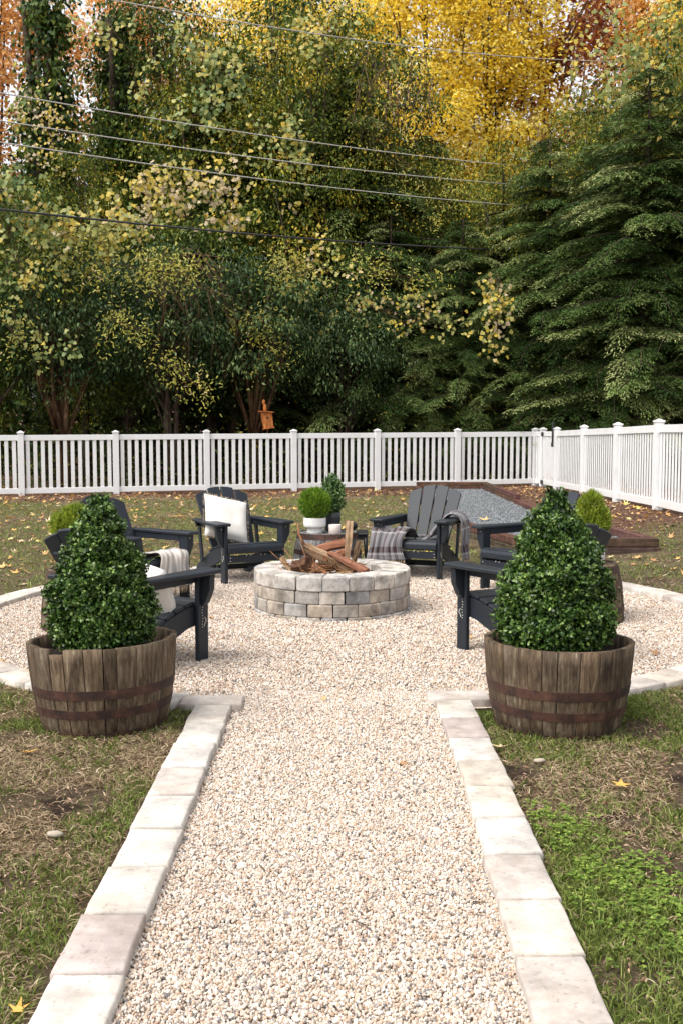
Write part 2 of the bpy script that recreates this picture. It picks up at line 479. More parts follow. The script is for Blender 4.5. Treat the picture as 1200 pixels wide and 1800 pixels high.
def make_ground():
    xs = np.concatenate([[-300, -150, -80, -50, -35, -25, -18], np.arange(-13, -4, 0.5), np.arange(-4, 4.01, 0.1), np.arange(4.25, 13, 0.5), [18, 25, 35, 50, 80, 150, 300]])
    ys = np.concatenate([[-200, -80, -30, -10, -3], np.arange(0, 12, 0.1), np.arange(12, 28, 0.35), np.arange(28, 76, 2.0), [90, 120, 200, 400]])
    X, Y = np.meshgrid(xs, ys)
    Z = hz(X, Y)
    Z = np.where(in_gravel(X, Y, -0.03), -0.05, Z + 0.008)
    n, m = len(xs), len(ys)
    V = np.stack([X, Y, Z], -1).reshape(-1, 3)
    I = np.arange(n * m).reshape(m, n)
    F = np.stack([I[:-1, :-1], I[:-1, 1:], I[1:, 1:], I[1:, :-1]], -1).reshape(-1, 4)
    t = NT('lawn_soil', 0.95, 0.15)
    v = t.coord()
    dirt = t.ramp(t.noise(v, 9, 6, 0.7), [(0.3, (0.05, 0.032, 0.022)), (0.55, (0.13, 0.09, 0.06)), (0.75, (0.21, 0.155, 0.10))])
    thatch = t.ramp(t.noise(v, 60, 4, 0.7), [(0.3, (0.05, 0.036, 0.02)), (0.5, (0.14, 0.105, 0.06)), (0.7, (0.30, 0.235, 0.145))])
    mul = t.ramp(t.noise(v, 24, 5, 0.75), [(0.3, (0.045, 0.024, 0.016)), (0.5, (0.13, 0.07, 0.045)), (0.7, (0.24, 0.15, 0.10))])
    c = t.mix(thatch, dirt, t.ramp(t.noise(v, 2.3, 5, 0.65), [(0.45, (0, 0, 0)), (0.62, (1, 1, 1))]))
    c = t.mix(c, (0.045, 0.028, 0.02, 1), t.ramp(t.noise(v, 3.7, 4, 0.6), [(0.56, (0, 0, 0)), (0.64, (1, 1, 1))]))
    c = t.mix(c, mul, t.attr('tint', 'Fac'))
    t.color(c)
    t.bump(t.noise(v, 60, 7, 0.8), 1.0, 0.03)
    me = fast_mesh('ground', V, F, t.m, np.clip(mulchiness(X, Y), 0, 1).ravel(), True)
    o = link('ground', me); tag(o, kind='structure')
make_ground()

def make_gravel_bed():
    t = NT('gravel_base', 0.95, 0.2)
    v = t.coord()
    c = t.voronoi(v, 85, out='Color')
    sx = t.new('ShaderNodeSeparateXYZ'); t.l.new(c, sx.inputs[0])
    col = t.ramp(sx.outputs[0], PEB)
    t.color(col)
    t.bump(t.voronoi(v, 85), 1.0, 0.006)
    V, F = [], []
    N = 96
    V.append((CX, CY, 0.0))
    for k in range(N):
        a = 2 * math.pi * k / N; V.append((CX + 2.68 * math.cos(a), CY + 2.68 * math.sin(a), 0.0))
    for k in range(N): F.append((0, 1 + k, 1 + (k + 1) % N))
    b = len(V)
    V += [(-0.62, -0.6, -0.004), (0.56, -0.6, -0.004), (0.56, 5.6, -0.004), (-0.62, 5.6, -0.004)]
    F.append((b, b + 1, b + 2, b + 3))
    o = link('gravel_path', pymesh('gravel_path', V, F, t.m)); tag(o, kind='structure')
PEB = [(0.0, (0.10, 0.095, 0.095)), (0.08, (0.28, 0.26, 0.25)), (0.18, (0.43, 0.295, 0.205)), (0.38, (0.51, 0.40, 0.31)), (0.64, (0.56, 0.48, 0.405)), (1.0, (0.71, 0.655, 0.595))]
make_gravel_bed()

def make_pebbles():
    """real pebbles: points with random size, an icosphere on each"""
    rng = np.random.default_rng(5)
    def field(n, box, test):
        p = rng.uniform((box[0], box[2]), (box[1], box[3]), (n, 2)); return p[test(p[:, 0], p[:, 1])]
    pathf = lambda x, y: (np.abs(x + 0.035) < 0.50)
    near = field(100000, (-0.55, 0.5, 1.6, 3.7), pathf)
    mid = field(54000, (-0.55, 0.5, 3.7, 5.3), pathf)
    far = field(290000, (CX - 2.65, CX + 2.65, CY - 2.65, CY + 2.65),
                lambda x, y: (np.hypot(x - CX, y - CY) < 2.60) & (np.hypot(x + 0.07, y - 7.89) > 0.42) & ((y > 5.0) | (np.abs(x) < 0.5)))
    P = np.concatenate([near, mid, far])
    y = P[:, 1]
    s = rng.uniform(0.0028, 0.0060, len(P)) * np.where(y < 3.7, 1.0, np.where(y < 5.3, 1.1, 1.35)) * np.where(rng.random(len(P)) < 0.03, 1.5, 1.0)
    dz = np.array([0.006 * mnoise.noise(Vector((a * 4, b * 4, 0))) for a, b in P])
    z = rng.uniform(0.0, 0.011, len(P)) + dz
    z[(y > 7.4) & (np.hypot(P[:, 0] + 0.07, y - 7.89) < 0.7)] -= 0.0
    me = bpy.data.meshes.new('gravel')
    me.vertices.add(len(P)); me.vertices.foreach_set('co', np.column_stack([P, z]).astype(np.float32).ravel())
    a = me.attributes.new('size', 'FLOAT', 'POINT'); a.data.foreach_set('value', s.astype(np.float32))
    t = NT('pebble_stone', 0.62, 0.35)
    oi = t.new('ShaderNodeObjectInfo')
    at = t.new('ShaderNodeAttribute', attribute_type='INSTANCER', attribute_name='pick')
    t.color(t.ramp(at.outputs['Fac'], PEB))
    me.materials.append(t.m)
    o = link('gravel', me)
    tag(o, label='cream and tan pea gravel filling path and round patio', cat='gravel', kind='stuff')
    g = bpy.data.node_groups.new('pebble_scatter', 'GeometryNodeTree')
    g.interface.new_socket('Geometry', in_out='INPUT', socket_type='NodeSocketGeometry')
    g.interface.new_socket('Geometry', in_out='OUTPUT', socket_type='NodeSocketGeometry')
    n, l = g.nodes, g.links
    gi, go = n.new('NodeGroupInput'), n.new('NodeGroupOutput')
    ico = n.new('GeometryNodeMeshIcoSphere'); ico.inputs['Radius'].default_value = 1.0; ico.inputs['Subdivisions'].default_value = 2
    sm = n.new('GeometryNodeSetShadeSmooth')
    ms = n.new('GeometryNodeSetMaterial'); ms.inputs['Material'].default_value = t.m
    m2p = n.new('GeometryNodeMeshToPoints')
    iop = n.new('GeometryNodeInstanceOnPoints')
    l.new(gi.outputs[0], m2p.inputs['Mesh']); l.new(m2p.outputs[0], iop.inputs['Points'])
    l.new(ico.outputs['Mesh'], sm.inputs[0]); l.new(sm.outputs[0], ms.inputs[0]); l.new(ms.outputs[0], iop.inputs['Instance'])
    rr = n.new('FunctionNodeRandomValue'); rr.data_type = 'FLOAT_VECTOR'; rr.inputs[1].default_value = (6.28, 6.28, 6.28)
    l.new(rr.outputs[0], iop.inputs['Rotation'])
    rs = n.new('FunctionNodeRandomValue'); rs.data_type = 'FLOAT_VECTOR'; rs.inputs[0].default_value = (0.85, 0.65, 0.5); rs.inputs[1].default_value = (1.35, 1.0, 0.85); rs.inputs['Seed'].default_value = 3
    na = n.new('GeometryNodeInputNamedAttribute'); na.data_type = 'FLOAT'; na.inputs['Name'].default_value = 'size'
    vm = n.new('ShaderNodeVectorMath'); vm.operation = 'SCALE'
    l.new(rs.outputs[0], vm.inputs[0]); l.new(na.outputs[0], vm.inputs['Scale'])
    l.new(vm.outputs[0], iop.inputs['Scale'])
    rp = n.new('FunctionNodeRandomValue'); rp.data_type = 'FLOAT'; rp.inputs['Seed'].default_value = 9
    st = n.new('GeometryNodeStoreNamedAttribute'); st.data_type = 'FLOAT'; st.domain = 'INSTANCE'; st.inputs['Name'].default_value = 'pick'
    l.new(iop.outputs[0], st.inputs['Geometry'])
    l.new([q for q in rp.outputs if q.type == 'VALUE' and q.enabled][0], [q for q in st.inputs if q.name == 'Value' and q.enabled][0])
    l.new(st.outputs[0], go.inputs[0])
    md = o.modifiers.new('pebbles', 'NODES'); md.node_group = g
make_pebbles()

# ------------------------------------------------------------------ edging pavers
def paver_mesh(L, W, H, seed, wedge=0.0):
    """tumbled paver: L along y, W along x, softened edges, slightly wavy outline"""
    rd = random.Random(seed)
    bm = bmesh.new()
    nx, ny = 4, 6
    top, low = [], []
    def grid(z, ins):
        rows = []
        for j in range(ny + 1):
            row = []
            for i in range(nx + 1):
                fx, fy = i / nx - .5, j / ny - .5
                wloc = (W + wedge * fy)
                x, y = fx * (wloc - 2 * ins), fy * (L - 2 * ins)
                row.append([x, y, z])
            rows.append(row)
        return rows
    wob = [rd.uniform(-.0025, .0025) for _ in range(40)]
    rows = grid(H, 0.007)
    vt = []
    for j, row in enumerate(rows):
        vr = []
        for i, (x, y, z) in enumerate(row):
            if i in (0, nx): x += wob[j] * (1 if i else -1)
            if j in (0, ny): y += wob[10 + i] * (1 if j else -1)
            edge = i in (0, nx) or j in (0, ny)
            z += rd.uniform(-.0012, .0012) - (0.001 if edge else 0)
            vr.append(bm.verts.new((x, y, z)))
        vt.append(vr)
    for j in range(ny):
        for i in range(nx): bm.faces.new((vt[j][i], vt[j][i + 1], vt[j + 1][i + 1], vt[j + 1][i]))
    ring = [vt[0][i] for i in range(nx + 1)] + [vt[j][nx] for j in range(1, ny + 1)] + [vt[ny][i] for i in range(nx - 1, -1, -1)] + [vt[j][0] for j in range(ny - 1, 0, -1)]
    prev = ring
    for off, z in ((0.005, H - 0.003), (0.008, H - 0.010), (0.008, H - 0.07)):
        cur = []
        for v in ring:
            d = Vector((v.co.x / (W / 2), v.co.y / (L / 2)))
            sx = (1 if v.co.x > 0 else -1) if abs(abs(v.co.x) - W / 2) < 0.016 + abs(wedge) else 0
            sy = (1 if v.co.y > 0 else -1) if abs(abs(v.co.y) - L / 2) < 0.016 else 0
            cur.append(bm.verts.new((v.co.x + sx * off, v.co.y + sy * off, z)))
        m = len(ring)
        for k in range(m): bm.faces.new((prev[k], cur[k], cur[(k + 1) % m], prev[(k + 1) % m]))
        prev = cur
    return bm_mesh('paver', bm, M['paver'], True)

PCOL = [(1.0, 0.99, 0.97), (0.98, 0.98, 0.98), (1.02, 1.0, 0.96), (0.94, 0.90, 0.88), (1.0, 0.96, 0.90), (0.80, 0.73, 0.73), (1.04, 1.03, 1.01), (0.90, 0.86, 0.84)]
def edging():
    pm = [paver_mesh(0.296, 0.172, 0.042, s) for s in range(5)]
    rd = random.Random(4)
    spec = [('left', -0.607, 4.92, 'straight row of pale stone pavers edging the left side of the gravel path', [2, 0, 1, 3, 0, 6, 6, 5, 6, 4, 1]),
            ('right', 0.543, 5.01, 'straight row of pale stone pavers edging the right side of the gravel path', [0, 5, 1, 2, 4, 1, 3, 4, 7, 1, 0])]
    for side, x0, y0, lab, cols in spec:
        e = empty('path_edging', (x0, y0, 0), label=lab, cat='paver edging', group='paver edging along the gravel')
        for k in range(11):
            xx = 0.0 if side == 'left' else (0.0 if k < 4 else -0.006 * (k - 3))
            link('paver', pm[rd.randrange(5)], e, loc=(xx + rd.uniform(-.005, .005), -0.155 - 0.311 * k, rd.uniform(-.003, .003)),
                 rot=(rd.uniform(-.006, .006), rd.uniform(-.01, .01), rd.uniform(-.012, .012) + (math.pi if rd.random() < .5 else 0)), color=PCOL[cols[k]])
    # cross pavers at the mouth of the path
    e = empty('patio_edging', (CX, CY, 0), label='ring of pale stone pavers around the round gravel patio', cat='paver edging', group='paver edging along the gravel')
    link('paver', pm[1], e, loc=(-0.625 - CX, 5.015 - CY, 0.0), rot=(0, 0, R(90)), color=PCOL[3])
    link('paver', pm[3], e, loc=(0.572 - CX, 5.115 - CY, 0.0), rot=(0, 0, R(89)), color=PCOL[7])
    cm = [paver_mesh(0.29, 0.19, 0.046, 20 + s, 0.0) for s in range(4)]
    r = (RO + RI) / 2 + 0.0
    a0 = math.asin(0.80 / r)
    n = 52
    for k in range(n):
        a = -math.pi / 2 + a0 + (k + 0.5) * (2 * math.pi - 2 * a0) / n
        link('paver', cm[rd.randrange(4)], e, loc=(r * math.cos(a) + rd.uniform(-.006, .006), r * math.sin(a) + rd.uniform(-.006, .006), rd.uniform(-.004, .004)),
             rot=(rd.uniform(-.012, .012), rd.uniform(-.012, .012), a + rd.uniform(-.02, .02)), color=PCOL[rd.choice([0, 1, 2, 3, 4, 6, 6, 7])])
edging()

# ------------------------------------------------------------------ fences
def post_mesh():
    bm = box_bm(0.125, 0.125, 1.33, (0, 0, 0.665 - 0.0), 0.004)
    return bm_mesh('post', bm, M['vinyl'])
def cap_mesh():
    bm = box_bm(0.148, 0.148, 0.028, (0, 0, 1.343), 0.004)
    own = bmesh.new()
    a = [own.verts.new((sx * 0.062, sy * 0.062, 1.356)) for sx, sy in ((-1, -1), (1, -1), (1, 1), (-1, 1))]
    b = [own.verts.new((sx * 0.012, sy * 0.012, 1.384)) for sx, sy in ((-1, -1), (1, -1), (1, 1), (-1, 1))]
    for i in range(4): own.faces.new((a[i], a[(i + 1) % 4], b[(i + 1) % 4], b[i]))
    own.faces.new(b)
    tmp = bpy.data.meshes.new('t'); own.to_mesh(tmp); own.free(); bm.from_mesh(tmp)
    return bm_mesh('cap', bm, M['vinyl'])
PM, CM = post_mesh(), cap_mesh()

def fence(posts, lab, npk, pw, pt=.022, name='picket_fence', cat='fence', skip_posts=()):
    """posts: list of (x, y, zground)"""
    e = empty(name, (posts[0][0], posts[0][1], 0), label=lab, cat=cat)
    o0 = Vector((posts[0][0], posts[0][1], 0))
    pk = box_mesh('picket', pw, pt, 1.06, M['vinyl'], (0, 0, 0), 0.003)
    for i, (x, y, z) in enumerate(posts):
        if i in skip_posts: continue
        d = posts[min(i + 1, len(posts) - 1)], posts[max(i - 1, 0)]
        ang = math.atan2(d[0][1] - d[1][1], d[0][0] - d[1][0])
        p = link('post', PM, e, loc=Vector((x, y, z)) - o0, rot=(0, 0, ang))
        link('post_cap', CM, p)
    for i in range(len(posts) - 1):
        a, b = Vector(posts[i]), Vector(posts[i + 1])
        d = b - a; L = Vector((d.x, d.y)).length; ang = math.atan2(d.y, d.x)
        pitch = -math.atan2(d.z, L)
        mid = (a + b) / 2 - o0
        for nm, zz, hh in (('top_rail', 1.235, 0.115), ('bottom_rail', 0.125, 0.115)):
            me = box_mesh(nm, L - 0.128, 0.05, hh, M['vinyl'], (0, 0, 0), 0.004)
            link(nm, me, e, loc=mid + Vector((0, 0, zz)), rot=(0, pitch, ang))
        n = npk(L)
        for k in range(n):
            f = (0.0625 + (L - 0.125) * (k + 0.5 + 0.0) / n) / L
            q = a.lerp(b, f) - o0
            link('picket', pk, e, loc=q + Vector((0, 0, 0.68)), rot=(0, 0, ang))
    return e

back = []
for k in range(-2, 7):
    x = -6.68 + k * 1.873; y = 22.0 + (x + 6.68) * 0.266
    back.append((x, y, -0.02 + 0.012 * max(k, 0)))
back[-1] = (4.58, 25.0, 0.055)
fence(back, 'white vinyl picket fence across the back of the yard in front of the woods', lambda L: 12, 0.078)
zf = lambda y: float(hz(4.75, y)) + 0.0
right_f = [(4.68, 24.55, 0.06), (4.74, 23.25, 0.065), (4.76, 20.75, 0.095), (4.76, 18.2, 0.12), (4.76, 15.85, 0.15), (4.76, 13.45, 0.15), (4.76, 11.0, 0.12)]
fence([(4.58, 25.0, 0.055), right_f[0]], 'short stretch of white picket fence between corner post and gate hinges', lambda L: 3, 0.075, skip_posts=(0,))
fence(right_f[1:], 'white vinyl picket fence running towards the camera on the right side', lambda L: 16, 0.080, 0.010)

def gate():
    a, b = Vector(right_f[0]), Vector(right_f[1])
    d = b - a; L = Vector((d.x, d.y)).length; ang = math.atan2(d.y, d.x)
    e = empty('fence_gate', (a.x, a.y, a.z), ang, label='closed white picket gate with black hinges and tall black latch', cat='gate')
    x0, x1 = 0.09, L - 0.10
    W = x1 - x0
    for x in (x0 + 0.03, x1 - 0.03):
        link('stile', box_mesh('stile', 0.06, 0.05, 1.2, M['vinyl'], (0, 0, 0), 0.003), e, loc=(x, 0, 0.68))
    for nm, z in (('top_rail', 1.235), ('bottom_rail', 0.125)):
        link(nm, box_mesh(nm, W - 0.124, 0.048, 0.11, M['vinyl'], (0, 0, 0), 0.003), e, loc=((x0 + x1) / 2, 0, z))
    pk = box_mesh('picket', 0.085, 0.022, 1.0, M['vinyl'], (0, 0, 0), 0.003)
    for k in range(8): link('picket', pk, e, loc=(x0 + 0.06 + (W - 0.12) * (k + 0.5) / 8, 0, 0.68))
    for z in (1.23, 0.12):
        link('hinge', box_mesh('hinge', 0.16, 0.03, 0.09, M['black'], (0, 0, 0), 0.006), e, loc=(x0 - 0.01, -0.045, z))
    bm = box_bm(0.035, 0.05, 0.42, (0, 0, 0), 0.008)
    box_bm(0.06, 0.07, 0.10, (0, 0, -0.24), 0.012, 1, bm)
    box_bm(0.05, 0.06, 0.07, (0, 0, 0.22), 0.014, 1, bm)
    link('latch', bm_mesh('latch', bm, M['black']), e, loc=(x1 - 0.0, -0.07, 1.24))
gate()

# ------------------------------------------------------------------ bocce court
def court():
    e = empty('bocce_court', (2.4, 11.3, 0), label='long timber framed court filled with grey gravel beside the back lawn', cat='bocce court')
    o0 = Vector((2.4, 11.3, 0))
    W = 0.10
    def run(p, q, zs, tint=(1, 1, 1)):
        a, b = Vector((*p, 0)), Vector((*q, 0))
        d = b - a; L = d.length; ang = math.atan2(d.y, d.x)
        n = max(1, round(L / 2.4))
        for k in range(n):
            for (z0, z1, c) in zs:
                me = box_mesh('timber', L / n - 0.004, W, z1 - z0 - 0.003, M['timber'], (0, 0, 0), 0.006)
                m = a.lerp(b, (k + 0.5) / n) - o0
                link('timber', me, e, loc=(m.x, m.y, (z0 + z1) / 2), rot=(0, 0, ang), color=[x * random.uniform(0.85, 1.15) for x in c])
    red = (1.0, 0.92, 0.88); gry = (0.95, 1.12, 1.1)
    two = [(-0.02, 0.085, gry), (0.088, 0.185, red)]
    three = two + [(0.188, 0.27, red)]
    run((1.95, 11.40), (3.44, 11.40), two)
    run((1.60, 13.35), (1.94, 11.46), two, gry)
    run((1.60, 13.42), (1.60, 22.5), two)
    run((1.60, 22.56), (3.12, 22.56), three)
    run((3.39, 11.46), (3.00, 16.0), two)
    run((3.00, 16.05), (3.00, 18.0), two)
    run((3.02, 18.05), (3.07, 22.5), three)
    # bed of dark blue-grey stone dust
    t = NT('grey_stone_dust', 0.95, 0.2)
    v = t.coord()
    t.color(t.ramp(t.noise(v, 70, 4, 0.8), [(0.3, (0.07, 0.078, 0.082)), (0.5, (0.12, 0.132, 0.14)), (0.7, (0.20, 0.21, 0.22))]))
    t.bump(t.noise(v, 90, 4, 0.8), 0.8, 0.01)
    V = [(1.95, 11.42, .09), (3.37, 11.42, .09), (2.98, 16.0, .10), (3.0, 22.5, .12), (1.62, 22.5, .12), (1.62, 13.3, .09)]
    me = pymesh('stone_bed', [Vector(p) - o0 for p in V], [tuple(range(6))], t.m)
    link('stone_bed', me, e)
    rng = np.random.default_rng(8)
    n = 15000
    P = rng.uniform((1.65, 11.46), (3.33, 22.4), (n, 2))
    lim = np.interp(P[:, 1], [11.4, 16, 22.5], [3.34, 2.95, 2.99]); lo = np.interp(P[:, 1], [11.4, 13.4, 22.5], [1.98, 1.65, 1.65])
    P = P[(P[:, 0] < lim) & (P[:, 0] > lo)]
    n = len(P)
    b = np.column_stack([P, 0.093 + (P[:, 1] - 11.4) * 0.0028])
    s = rng.uniform(0.006, 0.017, n)
    T = np.array([(1, 0, 0), (-.5, .87, 0), (-.5, -.87, 0), (0, 0, 0.9)])
    a = rng.uniform(0, 6.28, n)
    c, sn = np.cos(a), np.sin(a)
    Q = T[None] * s[:, None, None]
    X = Q[..., 0] * c[:, None] - Q[..., 1] * sn[:, None]; Y = Q[..., 0] * sn[:, None] + Q[..., 1] * c[:, None]
    V = np.stack([X, Y, Q[..., 2]], -1) + b[:, None] - np.array(o0)
    Fb = np.array([(0, 1, 3), (1, 2, 3), (2, 0, 3)])
    F = (np.arange(n)[:, None, None] * 4 + Fb[None]).reshape(-1, 3)
    mt = m_leaf('grey_grit', [(0, (0.06, 0.068, 0.072)), (0.6, (0.13, 0.142, 0.152)), (1, (0.28, 0.29, 0.30))], 0.0, 0.9)
    me = fast_mesh('grit', V.reshape(-1, 3), F, mt, np.repeat(rng.random(n), 4))
    g = link('grit', me, e); g['kind'] = 'stuff'
    for nm, x, y, mt, lab in (('bocce_ball', 1.92, 12.6, 'ballred', 'red bocce ball on the grey gravel of the court'),
                              ('bocce_ball', 2.20, 12.45, 'ballblue', 'pale blue bocce ball on the grey gravel of the court')):
        bm = bmesh.new(); bmesh.ops.create_icosphere(bm, subdivisions=3, radius=0.054)
        for v in bm.verts:
            if abs(v.co.z) < 0.006: v.co.x *= 0.97; v.co.y *= 0.97
        o = link(nm, bm_mesh(nm, bm, M[mt], True), loc=(x, y, 0.148)); tag(o, lab, 'ball', 'bocce balls left on the court')
court()

# ------------------------------------------------------------------ fire pit
def fire_pit():
    px, py = -0.07, 7.89
    e = empty('fire_pit', (px, py, 0), label='round fire pit of tumbled grey stone blocks filled with firewood', cat='fire pit')
    rd = random.Random(2)
    n = 18
    def block(ri, ro, z0, z1, da, seed):
        r2 = random.Random(seed)
        bm = bmesh.new()
        g = 0.004
        ns = 4
        def ring(z, ins):
            pts = []
            for rr, order in ((ro - ins, range(ns + 1)), (ri + ins, range(ns, -1, -1))):
                for i in order:
                    a = (i / ns - 0.5) * (da - 2 * (g + ins) / rr)
                    pts.append((rr * math.cos(a) + r2.uniform(-.0025, .0025), rr * math.sin(a), z + r2.uniform(-.0015, .0015)))
            return [bm.verts.new(p) for p in pts]
        rings = [ring(z0, .006), ring(z0 + .007, 0), ring(z1 - .010, 0), ring(z1 - .003, .004), ring(z1, .010)]
        m = len(rings[0])
        for a, b in zip(rings, rings[1:]):
            for k in range(m): bm.faces.new((a[k], a[(k + 1) % m], b[(k + 1) % m], b[k]))
        h = ns + 1
        for top in (rings[-1], rings[0]):
            for i in range(ns): bm.faces.new((top[i], top[i + 1], top[m - 2 - i], top[m - 1 - i]))
        return bm_mesh('block', bm, M['block'], False)
    rows = [(-0.065, 0.028, .592), (0.028, 0.121, .583), (0.121, 0.214, .579), (0.214, 0.318, .585)]
    for ri_, (z0, z1, ro) in enumerate(rows):
        nn = 20 if ri_ < 3 else 19
        da = 2 * math.pi / nn
        ms = [block(0.375 if ri_ == 3 else 0.40, ro, z0, z1, da, s + 10 * ri_) for s in range(4)]
        off = [0.1, 0.55, 0.02, 0.4][ri_]
        for k in range(nn):
            if ri_ == 3: c = random.Random(k * 7 + 1).choice([(1.25, 1.2, 1.14), (1.12, 1.09, 1.06), (1.3, 1.24, 1.18), (1.05, 1.04, 1.04)])  # top course tinted paler to paint the light from above
            else: c = rd.choice([(1, .98, .95), (.82, .83, .86), (.92, .88, .83), (1.05, 1.0, .95), (.66, .68, .72), (.93, .84, .75), (.88, .87, .88)])
            a = (k + off) * da
            link('block', ms[rd.randrange(4)], e, rot=(0, 0, a + rd.uniform(-.004, .004)), loc=(rd.uniform(-.003, .003), rd.uniform(-.003, .003), 0), color=c)
    me = lathe('ash_bed', [(0.0, 0.10), (0.2, 0.11), (0.37, 0.06), (0.40, 0.0)], M['char'], 24, cap=False)
    link('ash_bed', me, e)
    # split logs: wedge prisms laid from a to b
    def log(a, b, w, h, seed, lab, col, twist=0.0, kind='wedge'):
        r2 = random.Random(seed)
        a, b = Vector(a), Vector(b)
        d = b - a; L = d.length
        bm = bmesh.new()
        if kind == 'wedge': sec = [(-.5, -.35), (.5, -.42), (.42, .1), (.1, .5), (-.35, .35)]
        elif kind == 'flat': sec = [(-.5, -.2), (-.1, -.3), (.5, -.2), (.46, .22), (0.05, .3), (-.48, .18)]
        else: sec = [(-.5, -.5), (.5, -.5), (.5, .5), (-.5, .5)]
        rings = []
        ns = 7
        for i in range(ns + 1):
            f = i / ns
            sc = 1 + 0.10 * math.sin(f * 5 + seed)
            if kind == 'flat': sc *= (0.75 + 0.5 * f)
            rings.append([bm.verts.new(((x * w * sc + r2.uniform(-.004, .004)), (y * h * sc + r2.uniform(-.004, .004)), L * f)) for x, y in sec])
        m = len(sec)
        for p, q in zip(rings, rings[1:]):
            for k in range(m): bm.faces.new((p[k], p[(k + 1) % m], q[(k + 1) % m], q[k]))
        bm.faces.new(rings[0][::-1]); bm.faces.new(rings[-1])
        me = bm_mesh('log', bm, M['log'])
        q = d.to_track_quat('Z', 'Y').to_matrix().to_4x4() @ Matrix.Rotation(twist, 4, 'Z')
        o = link('split_log', me, color=col)
        o.matrix_world = Matrix.Translation(a) @ q
        tag(o, lab, 'firewood', 'split firewood in the fire pit')
    X = lambda x, y, z: (px + x, py + y, z)
    red, tan, org, pale, brn = (.70, .44, .42), (.70, .66, .61), (.50, .29, .24), (.92, .88, .82), (.38, .28, .25)
    log(X(.10, -.05, .26), X(.135, .04, .66), .045, .04, 3, 'upright pale split log leaning up from the middle of the fire pit', pale, .5, 'sq')
    log(X(.13, .05, .24), X(.20, .12, .50), .04, .035, 4, 'short bark-edged stick standing behind the upright pale log', tan, .2)
    log(X(-.20, -.02, .47), X(.17, -.20, .31), .07, .055, 5, 'long tan split log sloping down across the front of the woodpile', tan, .3, 'sq')
    log(X(-.02, -.12, .44), X(.25, -.26, .32), .085, .045, 6, 'reddish smooth split log lying on top towards the right', red, .1, 'flat')
    log(X(-.12, .08, .44), X(.10, .10, .49), .11, .05, 7, 'orange bark slab at the back of the woodpile', org, .4, 'flat')
    log(X(-.37, -.06, .40), X(-.27, -.16, .24), .04, .035, 8, 'thin pale stick leaning outwards at the left of the woodpile', pale, .2)
    log(X(-.27, -.10, .33), X(-.16, -.18, .37), .13, .11, 9, 'stubby brown log end facing forward at the left of the woodpile', brn, .8)
    log(X(-.17, -.12, .38), X(-.06, -.22, .28), .07, .04, 10, 'curved reddish bark strip beside the stubby brown log', (1.0, .68, .55), .2, 'flat')
    log(X(.06, -.14, .24), X(.10, -.33, .27), .085, .10, 11, 'squared log end poking out at the front of the fire pit', (1.05, .92, .72), .0, 'sq')
    log(X(-.24, -.20, .24), X(.00, -.30, .25), .09, .08, 12, 'dark brown log lying low along the front edge of the woodpile', brn, .4)
    log(X(-.03, -.26, .25), X(.04, -.10, .23), .10, .07, 13, 'small pale log chunk at the front centre of the woodpile', tan, .4)
    log(X(.16, -.18, .26), X(.30, .10, .25), .08, .06, 14, 'low brown log half buried on the right of the woodpile', brn, .4)
    log(X(-.30, .10, .24), X(.05, .00, .36), .09, .08, 15, 'brown split log crossing under the woodpile', brn, .7)
    log(X(-.10, -.22, .30), X(-.20, -.05, .38), .07, .06, 21, 'small dark brown split log near the stubby log end', (.32, .24, .21), .2)
    log(X(.10, .02, .32), X(-.12, .10, .30), .08, .06, 22, 'grey brown log lying at the back of the woodpile', (.5, .45, .42), .5)
    log(X(-.05, -.14, .40), X(.10, .02, .43), .06, .04, 23, 'short reddish split piece under the smooth reddish log', (.66, .38, .32), .9)
    log(X(.02, -.24, .25), X(.22, -.28, .26), .07, .05, 24, 'low tan split piece along the front right of the woodpile', (.7, .6, .5), .3)
    log(X(-.32, .02, .28), X(-.18, .12, .36), .06, .05, 25, 'grey bark covered stick at the back left of the woodpile', (.5, .46, .44), .3)
    # twigs and kindling
    A = Acc()
    r3 = random.Random(9)
    for k in range(60):
        a = Vector(X(r3.uniform(-.28, .18), r3.uniform(-.3, .1), r3.uniform(.24, .36)))
        d = Vector((r3.uniform(-1, 1), r3.uniform(-.6, .6), r3.uniform(-.1, .5))).normalized() * r3.uniform(.08, .26)
        m = a + d * .5 + Vector((r3.uniform(-.02, .02),) * 3)
        A.add(*tube([a, m, a + d], [.004, .0035, .002], 5))
    A.add(*tube([X(-.20, -.0, .47), X(-.25, .03, .56), X(-.26, .05, .64)], [.01, .008, .006], 6))
    t = link('kindling', A.mesh('kindling', M['log']), color=(.8, .55, .38)); tag(t, 'loose twigs and kindling scattered among the split logs', 'kindling', kind='stuff')
    rng = np.random.default_rng(3)
    n = 90
    P = np.column_stack([px + rng.uniform(-.3, .3, n), py + rng.uniform(-.3, .3, n), rng.uniform(.13, .25, n)])
    P = P[np.hypot(P[:, 0] - px, P[:, 1] - py) < .34]
    V, F = leaves(P, rand_dirs(len(P), rng) * [1, 1, .4], rand_dirs(len(P), rng) + [0, 0, 1.5], rng.uniform(.05, .11, len(P)), rng.uniform(.04, .08, len(P)), rng, 0.3)
    o = link('dry_leaves', fast_mesh('dry_leaves', V, F, M['litter'], np.repeat(rng.uniform(0, .75, len(P)), 4))); tag(o, 'brown dry leaves heaped in the fire pit under the wood', 'leaves', kind='stuff')
fire_pit()

# ------------------------------------------------------------------ barrels
def barrel_profile(H, r0, r1, bulge, n=7, flip=False):
    """radius at heights from bottom (r0) to top (r1)"""
    out = []
    for i in range(n + 1):
        f = i / n
        r = r0 + (r1 - r0) * (f ** 0.8) + bulge * math.sin(math.pi * f)
        out.append((r, H * f))
    return out

